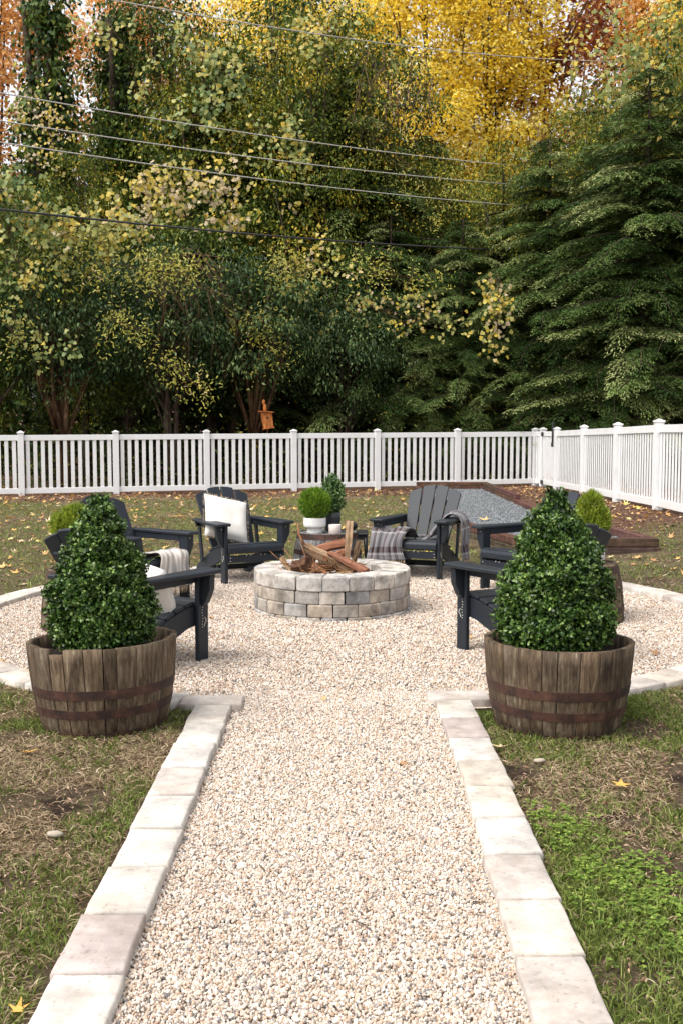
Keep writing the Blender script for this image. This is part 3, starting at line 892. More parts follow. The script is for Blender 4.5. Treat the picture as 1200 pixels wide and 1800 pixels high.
def barrel(name, loc, prof, lab, cat, hoops, ns, mat, seed, group, head=None, soil=None, tilt=(0, 0), jag=0.0, wear=1.0, notch=None):
    rd = random.Random(seed)
    e = empty(name, loc, label=lab, cat=cat, group=group)
    e.rotation_euler = (tilt[0], tilt[1], 0)
    th = 0.026
    H = prof[-1][1]
    rr = lambda z: np.interp(z, [p[1] for p in prof], [p[0] for p in prof])
    # staves of two widths alternate round the tub
    ws = [rd.uniform(0.7, 1.35) for _ in range(ns)]
    tot = sum(ws); a = 0.0
    for k in range(ns):
        da = 2 * math.pi * ws[k] / tot
        bm = bmesh.new()
        rows = []
        dz = rd.uniform(-jag, jag)
        gap = 0.0007 * rd.choice([1, 1, 1, 1, 3.0])
        if notch and k in notch:
            dz, gap = (-.022, .004) if k == notch[0] else (0, .0035)
        off = rd.uniform(-.0015, .0015)
        for j, (r, z) in enumerate(prof):
            if j == len(prof) - 1: z += dz
            r += off
            w = da - 2 * gap / r
            row = []
            for rad, fs in ((r, (-.5, -.46, 0, .46, .5)), (r - th, (.5, 0, -.5))):
                for fsv in fs:
                    q = rad - (0.0012 if rad == r and abs(fsv) == .5 else 0)
                    row.append(bm.verts.new((q * math.cos(fsv * w), q * math.sin(fsv * w), z)))
            rows.append(row)
        m = len(rows[0])
        for p, q in zip(rows, rows[1:]):
            for i in range(m): bm.faces.new((p[i], p[(i + 1) % m], q[(i + 1) % m], q[i]))
        bm.faces.new(rows[0][::-1]); bm.faces.new(rows[-1])
        g = rd.choice([0.55, 0.66, 0.76, 0.86, 0.95, 1.05, 1.2, 1.35]) * wear
        wm = rd.uniform(-.04, .05)
        link('stave', bm_mesh('stave', bm, mat, True), e, rot=(0, 0, a + da / 2), color=(g * (1 + wm), g, g * (1 - wm)))
        a += da
    for (z, h) in hoops:
        seg = 96
        V, F = [], []
        pr = [(rr(z - h / 2) + .0005, z - h / 2), (rr(z - h / 2) + .003, z - h / 2 + .0006), (rr(z + h / 2) + .003, z + h / 2 - .0006), (rr(z + h / 2) + .0005, z + h / 2)]
        for i in range(seg):
            t = 2 * math.pi * i / seg
            w = 1 + 0.0022 * math.sin(5 * t + z * 30)
            for r, zz in pr: V.append((r * w * math.cos(t), r * w * math.sin(t), zz))
        for i in range(seg):
            i2 = (i + 1) % seg
            for j in range(3): F.append((i * 4 + j, i2 * 4 + j, i2 * 4 + j + 1, i * 4 + j + 1))
        link('hoop', pymesh('hoop', V, F, M['rust'], False), e)
    if soil is not None:
        me = lathe('soil', [(0.0, soil + .02), (0.12, soil + .015), (rr(soil) - th - .002, soil)], M['soil'], 24, cap=False)
        link('soil', me, e)
    if head is not None:
        r = rr(head) - th + .004
        n = 7
        for k in range(n):
            x0, x1 = -r + 2 * r * k / n + .001, -r + 2 * r * (k + 1) / n - .001
            xs = np.linspace(x0, x1, 5)
            up = [(x, math.sqrt(max(r * r - x * x, 1e-6))) for x in xs]; dn = [(x, -y) for x, y in up[::-1]]
            bm = prism_bm(up + dn, 0.02, 0.0, 'z', head - .01)
            g = rd.uniform(.8, 1.15)
            link('head_board', bm_mesh('head_board', bm, mat), e, color=(g, g, g))
    return e, rr

pl_prof = barrel_profile(0.405, 0.272, 0.334, 0.008)
tubL, _ = barrel('barrel_planter', (-1.075, 4.73, -0.005), pl_prof, 'weathered half barrel planter with a notched rim on the left of the path', 'planter',
                 [(0.018, .03), (0.118, .040), (0.205, .042)], 27, M['stave'], 3, 'half barrel planters flanking the path', soil=0.34, tilt=(R(-1.2), R(-1.8)), jag=.003, wear=1.02, notch=(18, 20))
tubR, _ = barrel('barrel_planter', (0.975, 4.70, -0.005), pl_prof, 'darker half barrel planter with even rim on the right of the path', 'planter',
                 [(0.018, .03), (0.118, .040), (0.210, .042)], 27, M['stave'], 5, 'half barrel planters flanking the path', soil=0.34, tilt=(R(-.6), R(.8)), jag=.001, wear=0.80)
tb_prof = barrel_profile(0.415, 0.325, 0.272, 0.018)
barrel('barrel_table', (-1.715, 7.12, 0), tb_prof, 'upturned half barrel used as a table behind the left boxwood', 'barrel table', [(0.385, .05), (0.27, .042), (0.13, .042), (0.02, .035)], 22, M['stave'], 8, 'upturned half barrels used as side tables', head=.405)
barrel('barrel_table', (1.675, 7.42, 0), tb_prof, 'upturned half barrel used as a table behind the right boxwood', 'barrel table', [(0.38, .05), (0.26, .045), (0.10, .045)], 22, M['stave'], 12, 'upturned half barrels used as side tables', head=.405, wear=1.15)
barrel('barrel_table', (-0.13, 9.72, 0), tb_prof, 'upturned half barrel holding two potted shrubs and a candle behind the fire pit', 'barrel table', [(0.385, .05), (0.24, .045), (0.08, .045)], 18, M['stave_dark'], 17, 'upturned half barrels used as side tables', head=.405)

# ------------------------------------------------------------------ adirondack chairs
def chair_parts():
    P = []   # (name, mesh)
    m = M['poly']
    def bar(a, b, w, t, bev=.004):       # board from a to b; w = size in the y-z plane, t = thickness in x
        a, b = Vector(a), Vector(b); d = b - a
        mt = d.to_track_quat('Z', 'X').to_matrix().to_4x4()
        return mt, d.length
    for s in (-1, 1):
        bm = box_bm(.034, .094, .515, (s * .305, 0, .2575), .005)
        P.append(('front_leg', bm_mesh('front_leg', bm, m)))
        pts = [(s * .323, .511), (s * .398, .511), (s * .392, .42), (s * .355, .345), (s * .335, .325), (s * .323, .325)]
        if s < 0: pts = pts[::-1]
        P.append(('arm_bracket', bm_mesh('arm_bracket', prism_bm(pts, .05, .004, 'y', 0.0), m)))
        arm = [(.262, -.06), (.275, -.085), (.40, -.085), (.425, -.055), (.425, .12), (.39, .36), (.365, .60), (.350, .625), (.29, .625), (.275, .60), (.262, .30)]
        pts = [(s * a, b) for a, b in arm]
        if s < 0: pts = pts[::-1]
        P.append(('armrest', bm_mesh('armrest', prism_bm(pts, .024, .006, 'z', .525), m)))
        bm = box_bm(.022, .56, .05, (s * .292, .32, .487), .004)
        P.append(('arm_rail', bm_mesh('arm_rail', bm, m)))
        rail = [(-.035, .325), (.10, .322), (.25, .285), (.40, .235), (.66, .11), (.72, .04), (.72, .0), (.62, .0), (.40, .10), (.10, .20), (-.035, .215)]
        P.append(('seat_rail', bm_mesh('seat_rail', prism_bm(rail[::-1], .024, .003, 'x', s * .274), m)))
        post = [(.515, .463), (.565, .463), (.50, .145), (.455, .165)]
        P.append(('rear_post', bm_mesh('rear_post', prism_bm(post, .022, .003, 'x', s * .316), m)))
    # seat slats
    ys = [(-.005, .338), (.085, .333), (.172, .315), (.258, .290), (.343, .262)]
    for i, (y, z) in enumerate(ys):
        dz = -.02 if i == 0 else (-.05, -.14, -.24, -.29, -.31)[i]
        mt = Matrix.Rotation(math.atan(dz), 4, 'X')
        bm = box_bm(.575, .080, .020, (0, y, z + .004), .005, 1, None, mt)
        P.append(('seat_slat', bm_mesh('seat_slat', bm, m)))
    pts = [(-.052, .342), (-.068, .330), (-.072, .275), (-.050, .270), (-.050, .325), (-.047, .343)]
    P.append(('seat_nose', bm_mesh('seat_nose', prism_bm([(-.050, .345), (-.066, .335), (-.074, .318), (-.074, .275), (-.050, .275)], .585, .003, 'x'), m)))
    P.append(('front_apron', bm_mesh('front_apron', box_bm(.574, .022, .064, (0, -.048, .222), .004), m)))
    P.append(('rear_stretcher', bm_mesh('rear_stretcher', box_bm(.52, .022, .05, (0, .64, .065), .004), m)))
    P.append(('rear_stretcher', bm_mesh('rear_stretcher', box_bm(.52, .05, .022, (0, .26, .125), .004), m)))
    # back: plane through (y .395, z .225) and (y .735, z .81)
    b0, b1 = Vector((0, .385, .215)), Vector((0, .735, .815))
    L = (b1 - b0).length
    u = (b1 - b0) / L
    nrm = Vector((0, -u.z, u.y))
    mt = Matrix((Vector((1, 0, 0)), nrm, u)).transposed().to_4x4(); mt.translation = b0
    for k in range(4):
        c = k - 1.5
        w0, w1 = .098, .122
        p0, p1 = .106, .134
        xl0, xr0 = c * p0 - w0 / 2, c * p0 + w0 / 2
        xl1, xr1 = c * p1 - w1 / 2, c * p1 + w1 / 2
        top = [(x, L - 1.05 * x * x - (0.012 if abs(c) > 1 else 0)) for x in np.linspace(xr1, xl1, 6)]
        pts = [(xl0, 0), (xr0, 0)] + top
        bm = prism_bm(pts, .02, .004, 'y', 0)
        bm.transform(mt)
        P.append(('back_slat', bm_mesh('back_slat', bm, m)))
    for s, hw, hh in ((.10, .215, .06), (.335, .345, .055), (.52, .23, .05)):
        bm = box_bm(hw * 2, .022, hh, (0, -.022, s), .004)
        bm.transform(mt)
        P.append(('back_brace', bm_mesh('back_brace', bm, m)))
    # bolt heads
    bm = bmesh.new()
    def bolt(x, y, z, r=.0065):
        bmesh.ops.create_icosphere(bm, subdivisions=1, radius=r, matrix=Matrix.Translation((x, y, z)))
    for s in (-1, 1):
        bolt(s * .345, -.026, .485); bolt(s * .10, -.06, .252); bolt(s * .055, -.06, .252)
        bolt(s * .27, -.06, .235, .005); bolt(s * .27, -.06, .205, .005)
        bolt(s * .303, .60, .487)
        for k in range(9): bolt(s * .323, .012 + .004 * math.sin(k * 1.5), .20 + k * .0165, .0042)     # added bead chain with a loop, standing in for embossed lettering
        for k in range(8):
            a = k / 7 * math.pi * 1.5
            bolt(s * .323, -.012 + .009 * math.cos(a), .205 + .045 * k / 7, .0042)
    P.append(('bolts', bm_mesh('bolts', bm, M['bolt'], True)))
    return P
CHP = chair_parts()
for _n, _m in CHP:                 # seat and arms are a little narrower than drawn above
    if _n != 'back_slat': _m.transform(Matrix.Diagonal((.9, 1, 1, 1)))
def chair(x, y, f, lab):
    e = empty('adirondack_chair', (x, y, 0.004), math.atan2(f[0], -f[1]), label=lab, cat='chair', group='adirondack chairs around the fire pit')
    for nm, me in CHP:
        o = link(nm, me, e)
        if nm == 'bolts': o['kind'] = 'stuff'
    return e
c_bl = chair(-0.781, 9.268, (.5, -.87), 'black adirondack chair holding a large white fringed pillow')
c_br = chair(0.628, 9.53, (-.40, -.917), 'black adirondack chair with a maroon and grey plaid blanket')
c_ml = chair(-1.415, 8.13, (.80, -.60), 'black adirondack chair with a cream throw on its seat, behind the left boxwood')
c_mr = chair(1.385, 8.68, (-.80, -.60), 'empty black adirondack chair in front of the bocce court')
c_fl = chair(-1.05, 6.197, (.50, .87), 'black adirondack chair with a white pillow, nearest to the left planter')
c_fr = chair(0.979, 6.498, (-.50, .87), 'empty black adirondack chair nearest to the right planter')

def at_chair(c, p):      # world position of a point given in a chair's own frame
    a = c.rotation_euler.z
    return Vector((c.location.x + p[0] * math.cos(a) - p[1] * math.sin(a), c.location.y + p[0] * math.sin(a) + p[1] * math.cos(a), c.location.z + p[2]))

def pillow(c, pos, size, thick, pitch, roll, yaw, lab, name='pillow', fringe=True, seed=1):
    n = 22
    V, F = [], []
    rd = random.Random(seed)
    for side in (1, -1):
        for j in range(n + 1):
            for i in range(n + 1):
                u, v = 2 * i / n - 1, 2 * j / n - 1
                k = max(0, (1 - u ** 4) * (1 - v ** 4)) ** 0.55
                pin = 1 - .07 * (1 - abs(u) ** 2) * (abs(v) ** 3) 
                pin2 = 1 - .07 * (1 - abs(v) ** 2) * (abs(u) ** 3)
                w = .006 * mnoise.noise(Vector((u * 2.3 + seed, v * 2.3, side)))
                V.append((u * size / 2 * pin2, side * (thick / 2 * k + w * k), v * size / 2 * pin))
    m = n + 1
    for s in (0, 1):
        o = s * m * m
        for j in range(n):
            for i in range(n):
                q = (o + j * m + i, o + j * m + i + 1, o + (j + 1) * m + i + 1, o + (j + 1) * m + i)
                F.append(q if s == 0 else q[::-1])
    me = pymesh(name, V, F, M['linen'], True)
    e = link(name, me)
    e.location = at_chair(c, pos)
    e.rotation_euler = (Matrix.Rotation(c.rotation_euler.z + yaw, 4, 'Z') @ Matrix.Rotation(pitch, 4, 'X') @ Matrix.Rotation(roll, 4, 'Y')).to_euler()
    tag(e, lab, 'pillow')
    if fringe:
        rng = np.random.default_rng(seed)
        k = 420
        t = rng.uniform(-1, 1, k); side = rng.integers(0, 4, k)
        x = np.where(side == 0, 1, np.where(side == 1, -1, t)) * size / 2 * .98
        z = np.where(side == 2, 1, np.where(side == 3, -1, t)) * size / 2 * .98
        D = np.column_stack([np.where(side == 0, 1, np.where(side == 1, -1, rng.normal(0, .3, k))), rng.normal(0, .3, k), np.where(side == 2, 1, np.where(side == 3, -1, rng.normal(0, .3, k)))])
        V, F = leaves(np.column_stack([x, rng.uniform(-.004, .004, k), z]), D, rand_dirs(k, rng), rng.uniform(.012, .026, k), .006, rng)
        o = link('fringe', fast_mesh('fringe', V, F, M['burlap' if seed == 1 else 'linen']), e); o['kind'] = 'stuff'
    return e
pillow(c_bl, (-.105, .345, .545), .43, .15, R(-30), R(15), R(6), 'large white pillow with frayed edges leaning in the back left chair', seed=1)
pillow(c_fl, (-.07, .21, .42), .36, .14, R(-22), R(-9), R(-14), 'white pillow on the seat of the chair beside the left planter', fringe=False, seed=4)

def cloth(name, c, path, wdir, width, mat, lab, cat='blanket', amp=.012, fr=9.0, seed=0, fringe_end=True, skew=0.0):
    """cloth strip along a path of local points; width spans wdir"""
    rd = random.Random(seed)
    pts = [Vector(p) for p in path]
    # resample
    seg = [0]
    for a, b in zip(pts, pts[1:]): seg.append(seg[-1] + (b - a).length)
    n = 46; m = 26
    V, F, UV = [], [], []
    w = Vector(wdir).normalized()
    def at(s):
        for i in range(len(seg) - 1):
            if s <= seg[i + 1] + 1e-6:
                f = (s - seg[i]) / (seg[i + 1] - seg[i]); 
                # catmull-rom
                p0 = pts[max(i - 1, 0)]; p1 = pts[i]; p2 = pts[i + 1]; p3 = pts[min(i + 2, len(pts) - 1)]
                return .5 * ((2 * p1) + (p2 - p0) * f + (2 * p0 - 5 * p1 + 4 * p2 - p3) * f * f + (3 * p1 - p0 - 3 * p2 + p3) * f ** 3)
        return pts[-1]
    for i in range(n + 1):
        s = seg[-1] * i / n
        p = at(s); q = at(min(s + .01, seg[-1])); r = at(max(s - .01, 0))
        t = (q - r).normalized(); nn = t.cross(w).normalized()
        if nn.z < -0.2: nn = -nn
        for j in range(m + 1):
            f = j / m - .5
            fold = amp * (math.sin(f * fr * 2 + i * .06 + seed) + .6 * math.sin(f * fr * 4.3 + i * .11 + 2 * seed)) * (0.4 + 0.6 * i / n)
            ns = amp * 1.6 * mnoise.noise(Vector((f * 5 + seed, i * .12, seed * 3.3)))
            wl = width * (1 + .12 * math.sin(i * .25 + seed))
            V.append(p + w * (f * wl) + nn * (abs(fold) + ns + .006) + t * (skew * f))
            UV.append((j / m, i / n))
    k = m + 1
    for i in range(n):
        for j in range(m): F.append((i * k + j, i * k + j + 1, (i + 1) * k + j + 1, (i + 1) * k + j))
    me = pymesh(name, V, F, mat, True)
    ul = me.uv_layers.new(name='UVMap')
    for lp in me.loops: ul.data[lp.index].uv = UV[lp.vertex_index]
    o = link(name, me)
    o.location = c.location; o.rotation_euler = c.rotation_euler
    sd = o.modifiers.new('cloth_thickness', 'SOLIDIFY'); sd.thickness = .006
    tag(o, lab, cat)
    if fringe_end:
        A = Acc()
        for j in range(0, m * 2):
            b = V[n * k + min(j // 2, m)]
            e2 = b + Vector((rd.uniform(-.01, .01), rd.uniform(-.01, .01), -rd.uniform(.03, .06)))
            A.add(*tube([b, (b + e2) / 2 + Vector((0, rd.uniform(-.006, .006), 0)), e2], [.003, .0025, .0015], 4))
        fo = link('fringe', A.mesh('fringe', M['burlap']), o); fo['kind'] = 'stuff'
    return o
bl = cloth('blanket', c_br, [(-.16, .40, .33), (-.17, .28, .335), (-.17, .12, .40), (-.18, -.02, .435), (-.19, -.09, .37), (-.20, -.115, .26), (-.19, -.12, .17)], (1, .03, .05), .34, M['plaid'], 'maroon and grey plaid blanket bunched over the front of the seat', amp=.018, fr=6, seed=2)
b2 = cloth('blanket_end', c_br, [(.02, .33, .32), (.11, .32, .36), (.20, .30, .47), (.27, .30, .552), (.34, .30, .555), (.385, .30, .50), (.40, .30, .35), (.41, .31, .16)], (0, 1, .05), .20, M['plaid'], 'loose end of the plaid blanket', amp=.016, fr=5, seed=5)
b2.parent = bl; b2.location = (0, 0, 0); b2.rotation_euler = (0, 0, 0)
for kk in ('label', 'category'): del b2[kk]
cloth('throw_blanket', c_ml, [(.10, .36, .30), (.10, .22, .335), (.10, .10, .37), (.09, .0, .385), (.08, -.075, .375), (.06, -.10, .30), (.05, -.105, .13)], (1, .0, .0), .33, M['throw'], 'cream and grey throw draped over the seat front of the chair behind the left boxwood', amp=.014, fr=6, seed=3)

# ------------------------------------------------------------------ clipped and potted shrubs
def shrub_surface(prof, n, rng, lump=0.04, seed=0.0, shell=(0.72, 1.0), centre=(0, 0)):
    """points near the surface of a lumpy solid of revolution given by prof [(r, z)...]"""
    z = np.array([p[1] for p in prof]); r = np.array([p[0] for p in prof])
    zz = np.linspace(z[0], z[-1], 400); rr = np.interp(zz, z, r)
    cdf = np.cumsum(rr + .01); cdf /= cdf[-1]
    zs = np.interp(rng.random(n), cdf, zz)
    rs = np.interp(zs, z, r)
    a = rng.uniform(0, 2 * np.pi, n)
    slope = np.gradient(rr, zz); sl = np.interp(zs, zz, slope)
    N = unit(np.column_stack([np.cos(a), np.sin(a), -sl]))
    lum = np.array([mnoise.fractal(Vector((float(math.cos(b) * q * 9 + seed), float(math.sin(b) * q * 9), float(w * 9))), 0.7, 2.0, 3) for b, q, w in zip(a, rs, zs)])
    k = rng.uniform(*shell, n) ** .5
    rad = rs * k + lum * lump
    P = np.column_stack([centre[0] + rad * np.cos(a), centre[1] + rad * np.sin(a), zs + lum * lump * .4])
    return P, N

def shoots(e, prof, N, P, L, W, seed, mat):
    """stray shoots standing out of the clipped surface"""
    rng = np.random.default_rng(seed + 5)
    k = max(12, len(P) // 60)
    idx = rng.integers(0, len(P), k)
    A = Acc(); PP, DD, NN = [], [], []
    for i in idx:
        b = P[i]; d = unit(N[i] + [0, 0, .6] + rng.normal(0, .3, 3)); ln = L * rng.uniform(1.5, 3.0)
        A.add(*tube([tuple(b - d * L), tuple(b + d * ln)], [.0012, .0007], 3))
        for t in np.linspace(.2, 1, 7):
            for q in (-1, 1):
                PP.append(b + d * ln * t); DD.append(d * .6 + unit(np.cross(d, rng.normal(size=3))) * q); NN.append(d)
    V, F = leaves(np.array(PP), np.array(DD), np.array(NN), L * .85, W * .85, rng)
    o = link('shoots', fast_mesh('shoots', V, F, mat, np.repeat(rng.uniform(.5, 1, len(PP)), 4)), e)
    o['kind'] = 'stuff'
    o = link('shoot_stems', A.mesh('shoot_stems', M['bark']), e); o['kind'] = 'stuff'

def boxwood(name, loc, prof, nsprig, lab, leafL, leafW, seed, mat, cat='shrub', group=None, lump=.04):
    rng = np.random.default_rng(seed)
    e = empty(name, loc, label=lab, cat=cat, group=group)
    P, N = shrub_surface(prof, nsprig, rng, lump, seed)
    nl = 11
    D0 = unit(N + [0, 0, .45] + rng.normal(0, .38, (nsprig, 3)))
    Pb = np.repeat(P, nl, 0); Db = np.repeat(D0, nl, 0)
    t = np.tile(np.linspace(-1, 1, nl), nsprig)
    Q = Pb + Db * (t * leafL * 1.5)[:, None] + rng.normal(0, leafL * .25, Pb.shape)
    LD = unit(Db * .7 + unit(rng.normal(size=Pb.shape)) * .85)
    LN = unit(Db + rng.normal(0, .5, Pb.shape))
    L = leafL * rng.uniform(.7, 1.2, len(Q)); W = leafW * rng.uniform(.8, 1.2, len(Q))
    shp = np.array([(0, 0), (.3, .42), (.7, .42), (1, 0), (.7, -.42), (.3, -.42)])
    V, F = leaves(Q, LD, LN, L, W, rng, .10, shp)
    tint = np.clip(np.repeat(rng.normal(.42, .2, nsprig), nl) + rng.normal(0, .16, len(Q)) + (t > .5) * .18, 0, 1)
    link('leaves', fast_mesh('leaves', V, F, mat, np.repeat(tint, 6)), e)
    shoots(e, prof, N, P, leafL, leafW, seed, mat)
    # woody inside: stem, branches and a dense layer of inner leaves in a shade tint
    A = Acc()
    rd = random.Random(seed)
    z0, z1 = prof[0][1], prof[-1][1]; rm = max(p[0] for p in prof)
    A.add(*tube([(0, 0, z0 - .06), (.01, 0, z0 + (z1 - z0) * .5), (0, 0, z1 - .06 * (z1 - z0))], [rm * .07, rm * .05, rm * .015], 6))
    for k in range(70):
        z = z0 + (z1 - z0) * rd.random() ** 1.2 * .85
        a = rd.uniform(0, 6.28); r = np.interp(z + .06, [p[1] for p in prof], [p[0] for p in prof]) * .85
        A.add(*tube([(0, 0, z), (r * .6 * math.cos(a), r * .6 * math.sin(a), z + .02), (r * math.cos(a), r * math.sin(a), z + .06)], [rm * .02, rm * .014, rm * .006], 4))
    link('branches', A.mesh('branches', M['bark']), e, color=(.5, .45, .4))
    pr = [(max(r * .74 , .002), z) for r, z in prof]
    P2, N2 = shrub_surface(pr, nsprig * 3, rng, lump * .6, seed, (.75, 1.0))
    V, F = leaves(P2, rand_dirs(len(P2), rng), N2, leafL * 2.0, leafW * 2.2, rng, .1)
    link('inner_leaves', fast_mesh('inner_leaves', V, F, mat, np.repeat(rng.uniform(0, .12, len(P2)), 4)), e)  # near-black tint paints the shaded gaps between sprigs
    return e

bprof_l = [(.12, .355), (.195, .40), (.212, .49), (.214, .58), (.178, .673), (.140, .763), (.098, .853), (.050, .943), (.032, .99), (.005, 1.035)]
bprof_r = [(.14, .355), (.225, .42), (.246, .513), (.236, .608), (.208, .704), (.156, .797), (.112, .892), (.070, .975), (.035, 1.02), (.005, 1.05)]
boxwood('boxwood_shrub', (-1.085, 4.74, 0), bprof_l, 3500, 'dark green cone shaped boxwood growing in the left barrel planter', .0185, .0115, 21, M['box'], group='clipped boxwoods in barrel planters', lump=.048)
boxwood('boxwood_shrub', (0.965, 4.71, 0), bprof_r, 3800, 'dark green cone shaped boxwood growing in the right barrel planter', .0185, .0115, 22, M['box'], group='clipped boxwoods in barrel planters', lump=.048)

def conifer(loc, prof, n, lab, mat, seed, L=.045, W=.008, cat='potted shrub'):
    """fine upright sprays, as on a globe arborvitae"""
    rng = np.random.default_rng(seed)
    e = empty('dwarf_conifer', loc, label=lab, cat=cat)
    P, N = shrub_surface(prof, n, rng, .02, seed, (.55, 1.0))
    k = 5
    Pb = np.repeat(P, k, 0); Nb = np.repeat(N, k, 0)
    D = unit(Nb * .8 + [0, 0, .8] + rng.normal(0, .45, Pb.shape))
    Q = Pb - D * L * .5
    V, F = leaves(Q, D, rand_dirs(len(Q), rng), L * rng.uniform(.6, 1.3, len(Q)), W, rng, .05)
    link('foliage', fast_mesh('foliage', V, F, mat, np.repeat(np.clip(np.repeat(rng.normal(.5, .2, n), k) + rng.normal(0, .12, len(Q)), 0, 1), 4)), e)
    A = Acc(); A.add(*tube([(0, 0, prof[0][1] - .05), (0, 0, (prof[0][1] + prof[-1][1]) / 2)], [.012, .006], 6))
    rd = random.Random(seed)
    for i in range(24):
        a = rd.uniform(0, 6.28); z = prof[0][1] + .02; r = max(p[0] for p in prof) * .7
        A.add(*tube([(0, 0, z), (r * math.cos(a), r * math.sin(a), z + rd.uniform(.04, .8) * (prof[-1][1] - prof[0][1]))], [.004, .002], 4))
    link('stems', A.mesh('stems', M['bark']), e)
    return e

TZ = .406
def pot(loc, prof, mat, lab, ridge=0.0, seg=40, name='plant_pot', soilr=None, soilz=None):
    e = link(name, lathe(name, prof, mat, seg, ridge == 0, ridge=ridge, cap=False), loc=loc)
    tag(e, lab, 'plant pot')
    if soilr: link('potting_soil', lathe('potting_soil', [(0, soilz + .006), (soilr, soilz)], M['soil'], 20, cap=False), e)
    return e
pot((-.245, 9.66, TZ), [(0, 0), (.068, 0), (.070, .004), (.070, .040), (.078, .052), (.098, .060), (.102, .075), (.102, .136), (.099, .142), (.092, .142), (.090, .12), (0, .12)], M['ceramic'], 'white ridged footed bowl on the middle barrel table', .012, 96, soilr=.09, soilz=.128)
conifer((-.245, 9.66, TZ), [(.05, .13), (.10, .16), (.135, .22), (.14, .28), (.115, .35), (.06, .39), (.005, .41)], 1500, 'round lime green shrub in the white footed bowl', M['thuja'], 31, .05, .008)
pot((-.085, 9.86, TZ), [(0, 0), (.066, 0), (.070, .005), (.074, .11), (.078, .118), (.078, .175), (.074, .178), (.070, .17), (0, .16)], M['darkpot'], 'dark grey pot behind the white footed bowl', soilr=.07, soilz=.165)
boxwood('potted_boxwood', (-.085, 9.86, TZ), [(.03, .18), (.075, .22), (.095, .30), (.09, .37), (.06, .44), (.03, .49), (.004, .52)], 420, 'small upright green boxwood in the dark grey pot', .024, .014, 33, m_leaf('small_boxwood_leaf', [(0, (.03, .07, .02)), (.5, (.07, .14, .035)), (1, (.2, .3, .09))], .2, .4), cat='potted shrub', lump=.02)
can = link('candle', lathe('candle', [(0, 0), (.050, 0), (.054, .004), (.056, .082), (.054, .086), (.050, .085), (.048, .072), (0, .070)], M['wax'], 32, cap=False), loc=(-.06, 9.56, TZ)); tag(can, 'pale pink jar candle on the middle barrel table', 'candle')
link('wick', box_mesh('wick', .003, .003, .012, M['black'], (0, 0, .076)), can)
pot((1.745, 7.42, TZ), [(0, 0), (.105, 0), (.110, .004), (.122, .165), (.122, .172), (.114, .172), (.112, .15), (0, .15)], m_plain('ribbed_white_pot', (.72, .71, .69, 1), .5, .4, 0, 80, .05), 'white ribbed pot on the right barrel table', soilr=.112, soilz=.155)
for zz in [0.012 + .0145 * k for k in range(11)]:
    rb = lathe('rib', [(.1105 + .012 * zz / .165, zz - .004), (.1140 + .012 * zz / .165, zz), (.1105 + .012 * zz / .165, zz + .004)], M['ceramic'], 40, cap=False)
    link('rib', rb, bpy.data.objects['plant_pot.002'])
conifer((1.765, 7.42, TZ), [(.06, .16), (.10, .20), (.125, .27), (.115, .34), (.08, .42), (.045, .48), (.004, .51)], 1500, 'golden green conical shrub in the white ribbed pot', M['thuja_y'], 35, .05, .009)
pot((-1.72, 7.12, TZ), [(0, 0), (.10, 0), (.11, .005), (.12, .15), (.114, .15), (.11, .14), (0, .13)], M['ceramic'], 'plain white pot on the left barrel table', soilr=.11, soilz=.135)
conifer((-1.80, 7.12, TZ), [(.06, .14), (.13, .18), (.165, .25), (.165, .31), (.13, .37), (.07, .41), (.005, .43)], 1600, 'yellow green round shrub behind the left boxwood', M['thuja_y'], 37, .05, .009)

# black side table behind the middle barrel
def side_table():
    e = empty('side_table', (.115, 10.05, 0.0), label='small black side table behind the middle barrel table', cat='side table')
    bm = box_bm(.27, .40, .022, (0, 0, .372), .006)
    link('table_top', bm_mesh('table_top', bm, M['black']), e)
    link('apron', box_mesh('apron', .24, .36, .04, M['black'], (0, 0, .340), .004), e)
    for sx in (-1, 1):
        for sy in (-1, 1):
            V, F = tube([(sx * .110, sy * .17, .36), (sx * .118, sy * .18, .2), (sx * .128, sy * .19, 0)], [.020, .016, .011], 6)
            link('leg', pymesh('leg', V, F, M['black'], True), e)
side_table()
orn = link('ornament', lathe('ornament', [(0, 0), (.034, 0), (.036, .01), (.022, .018), (.046, .04), (.055, .062), (.046, .085), (.018, .10), (.014, .108), (0, .11)], M['black'], 24, cap=False), loc=(.10, 9.95, .384)); tag(orn, 'small black rounded ornament standing on the side table', 'ornament')

# ------------------------------------------------------------------ grass, litter, loose stones
GX, GY = np.arange(-14, 14.01, .12), np.arange(1.5, 27, .12)
GG = greenness(*np.meshgrid(GX, GY))
def green_at(x, y):
    i = np.clip(((x + 14) / .12).astype(int), 0, len(GX) - 1); j = np.clip(((y - 1.5) / .12).astype(int), 0, len(GY) - 1)
    return GG[j, i]
BARR = [(-1.075, 4.73, .27), (.975, 4.70, .27)]
def bare(x, y):
    return np.array([mnoise.noise(Vector((float(a) * 2.6, float(b) * 2.6, 21.0))) for a, b in zip(x, y)])
def lawn_ok(x, y):
    ok = ~in_gravel(x, y, .03) & ~in_court(x, y, .05)
    ok &= ~((x > -.71) & (x < np.where(y > 3.8, .635, .60)) & (y < 5.2)) & ~(np.hypot(x - CX, y - CY) < RO + .01)
    for a, b, r in BARR: ok &= np.hypot(x - a, y - b) > r
    return ok & (y < 23.6 + .266 * x)

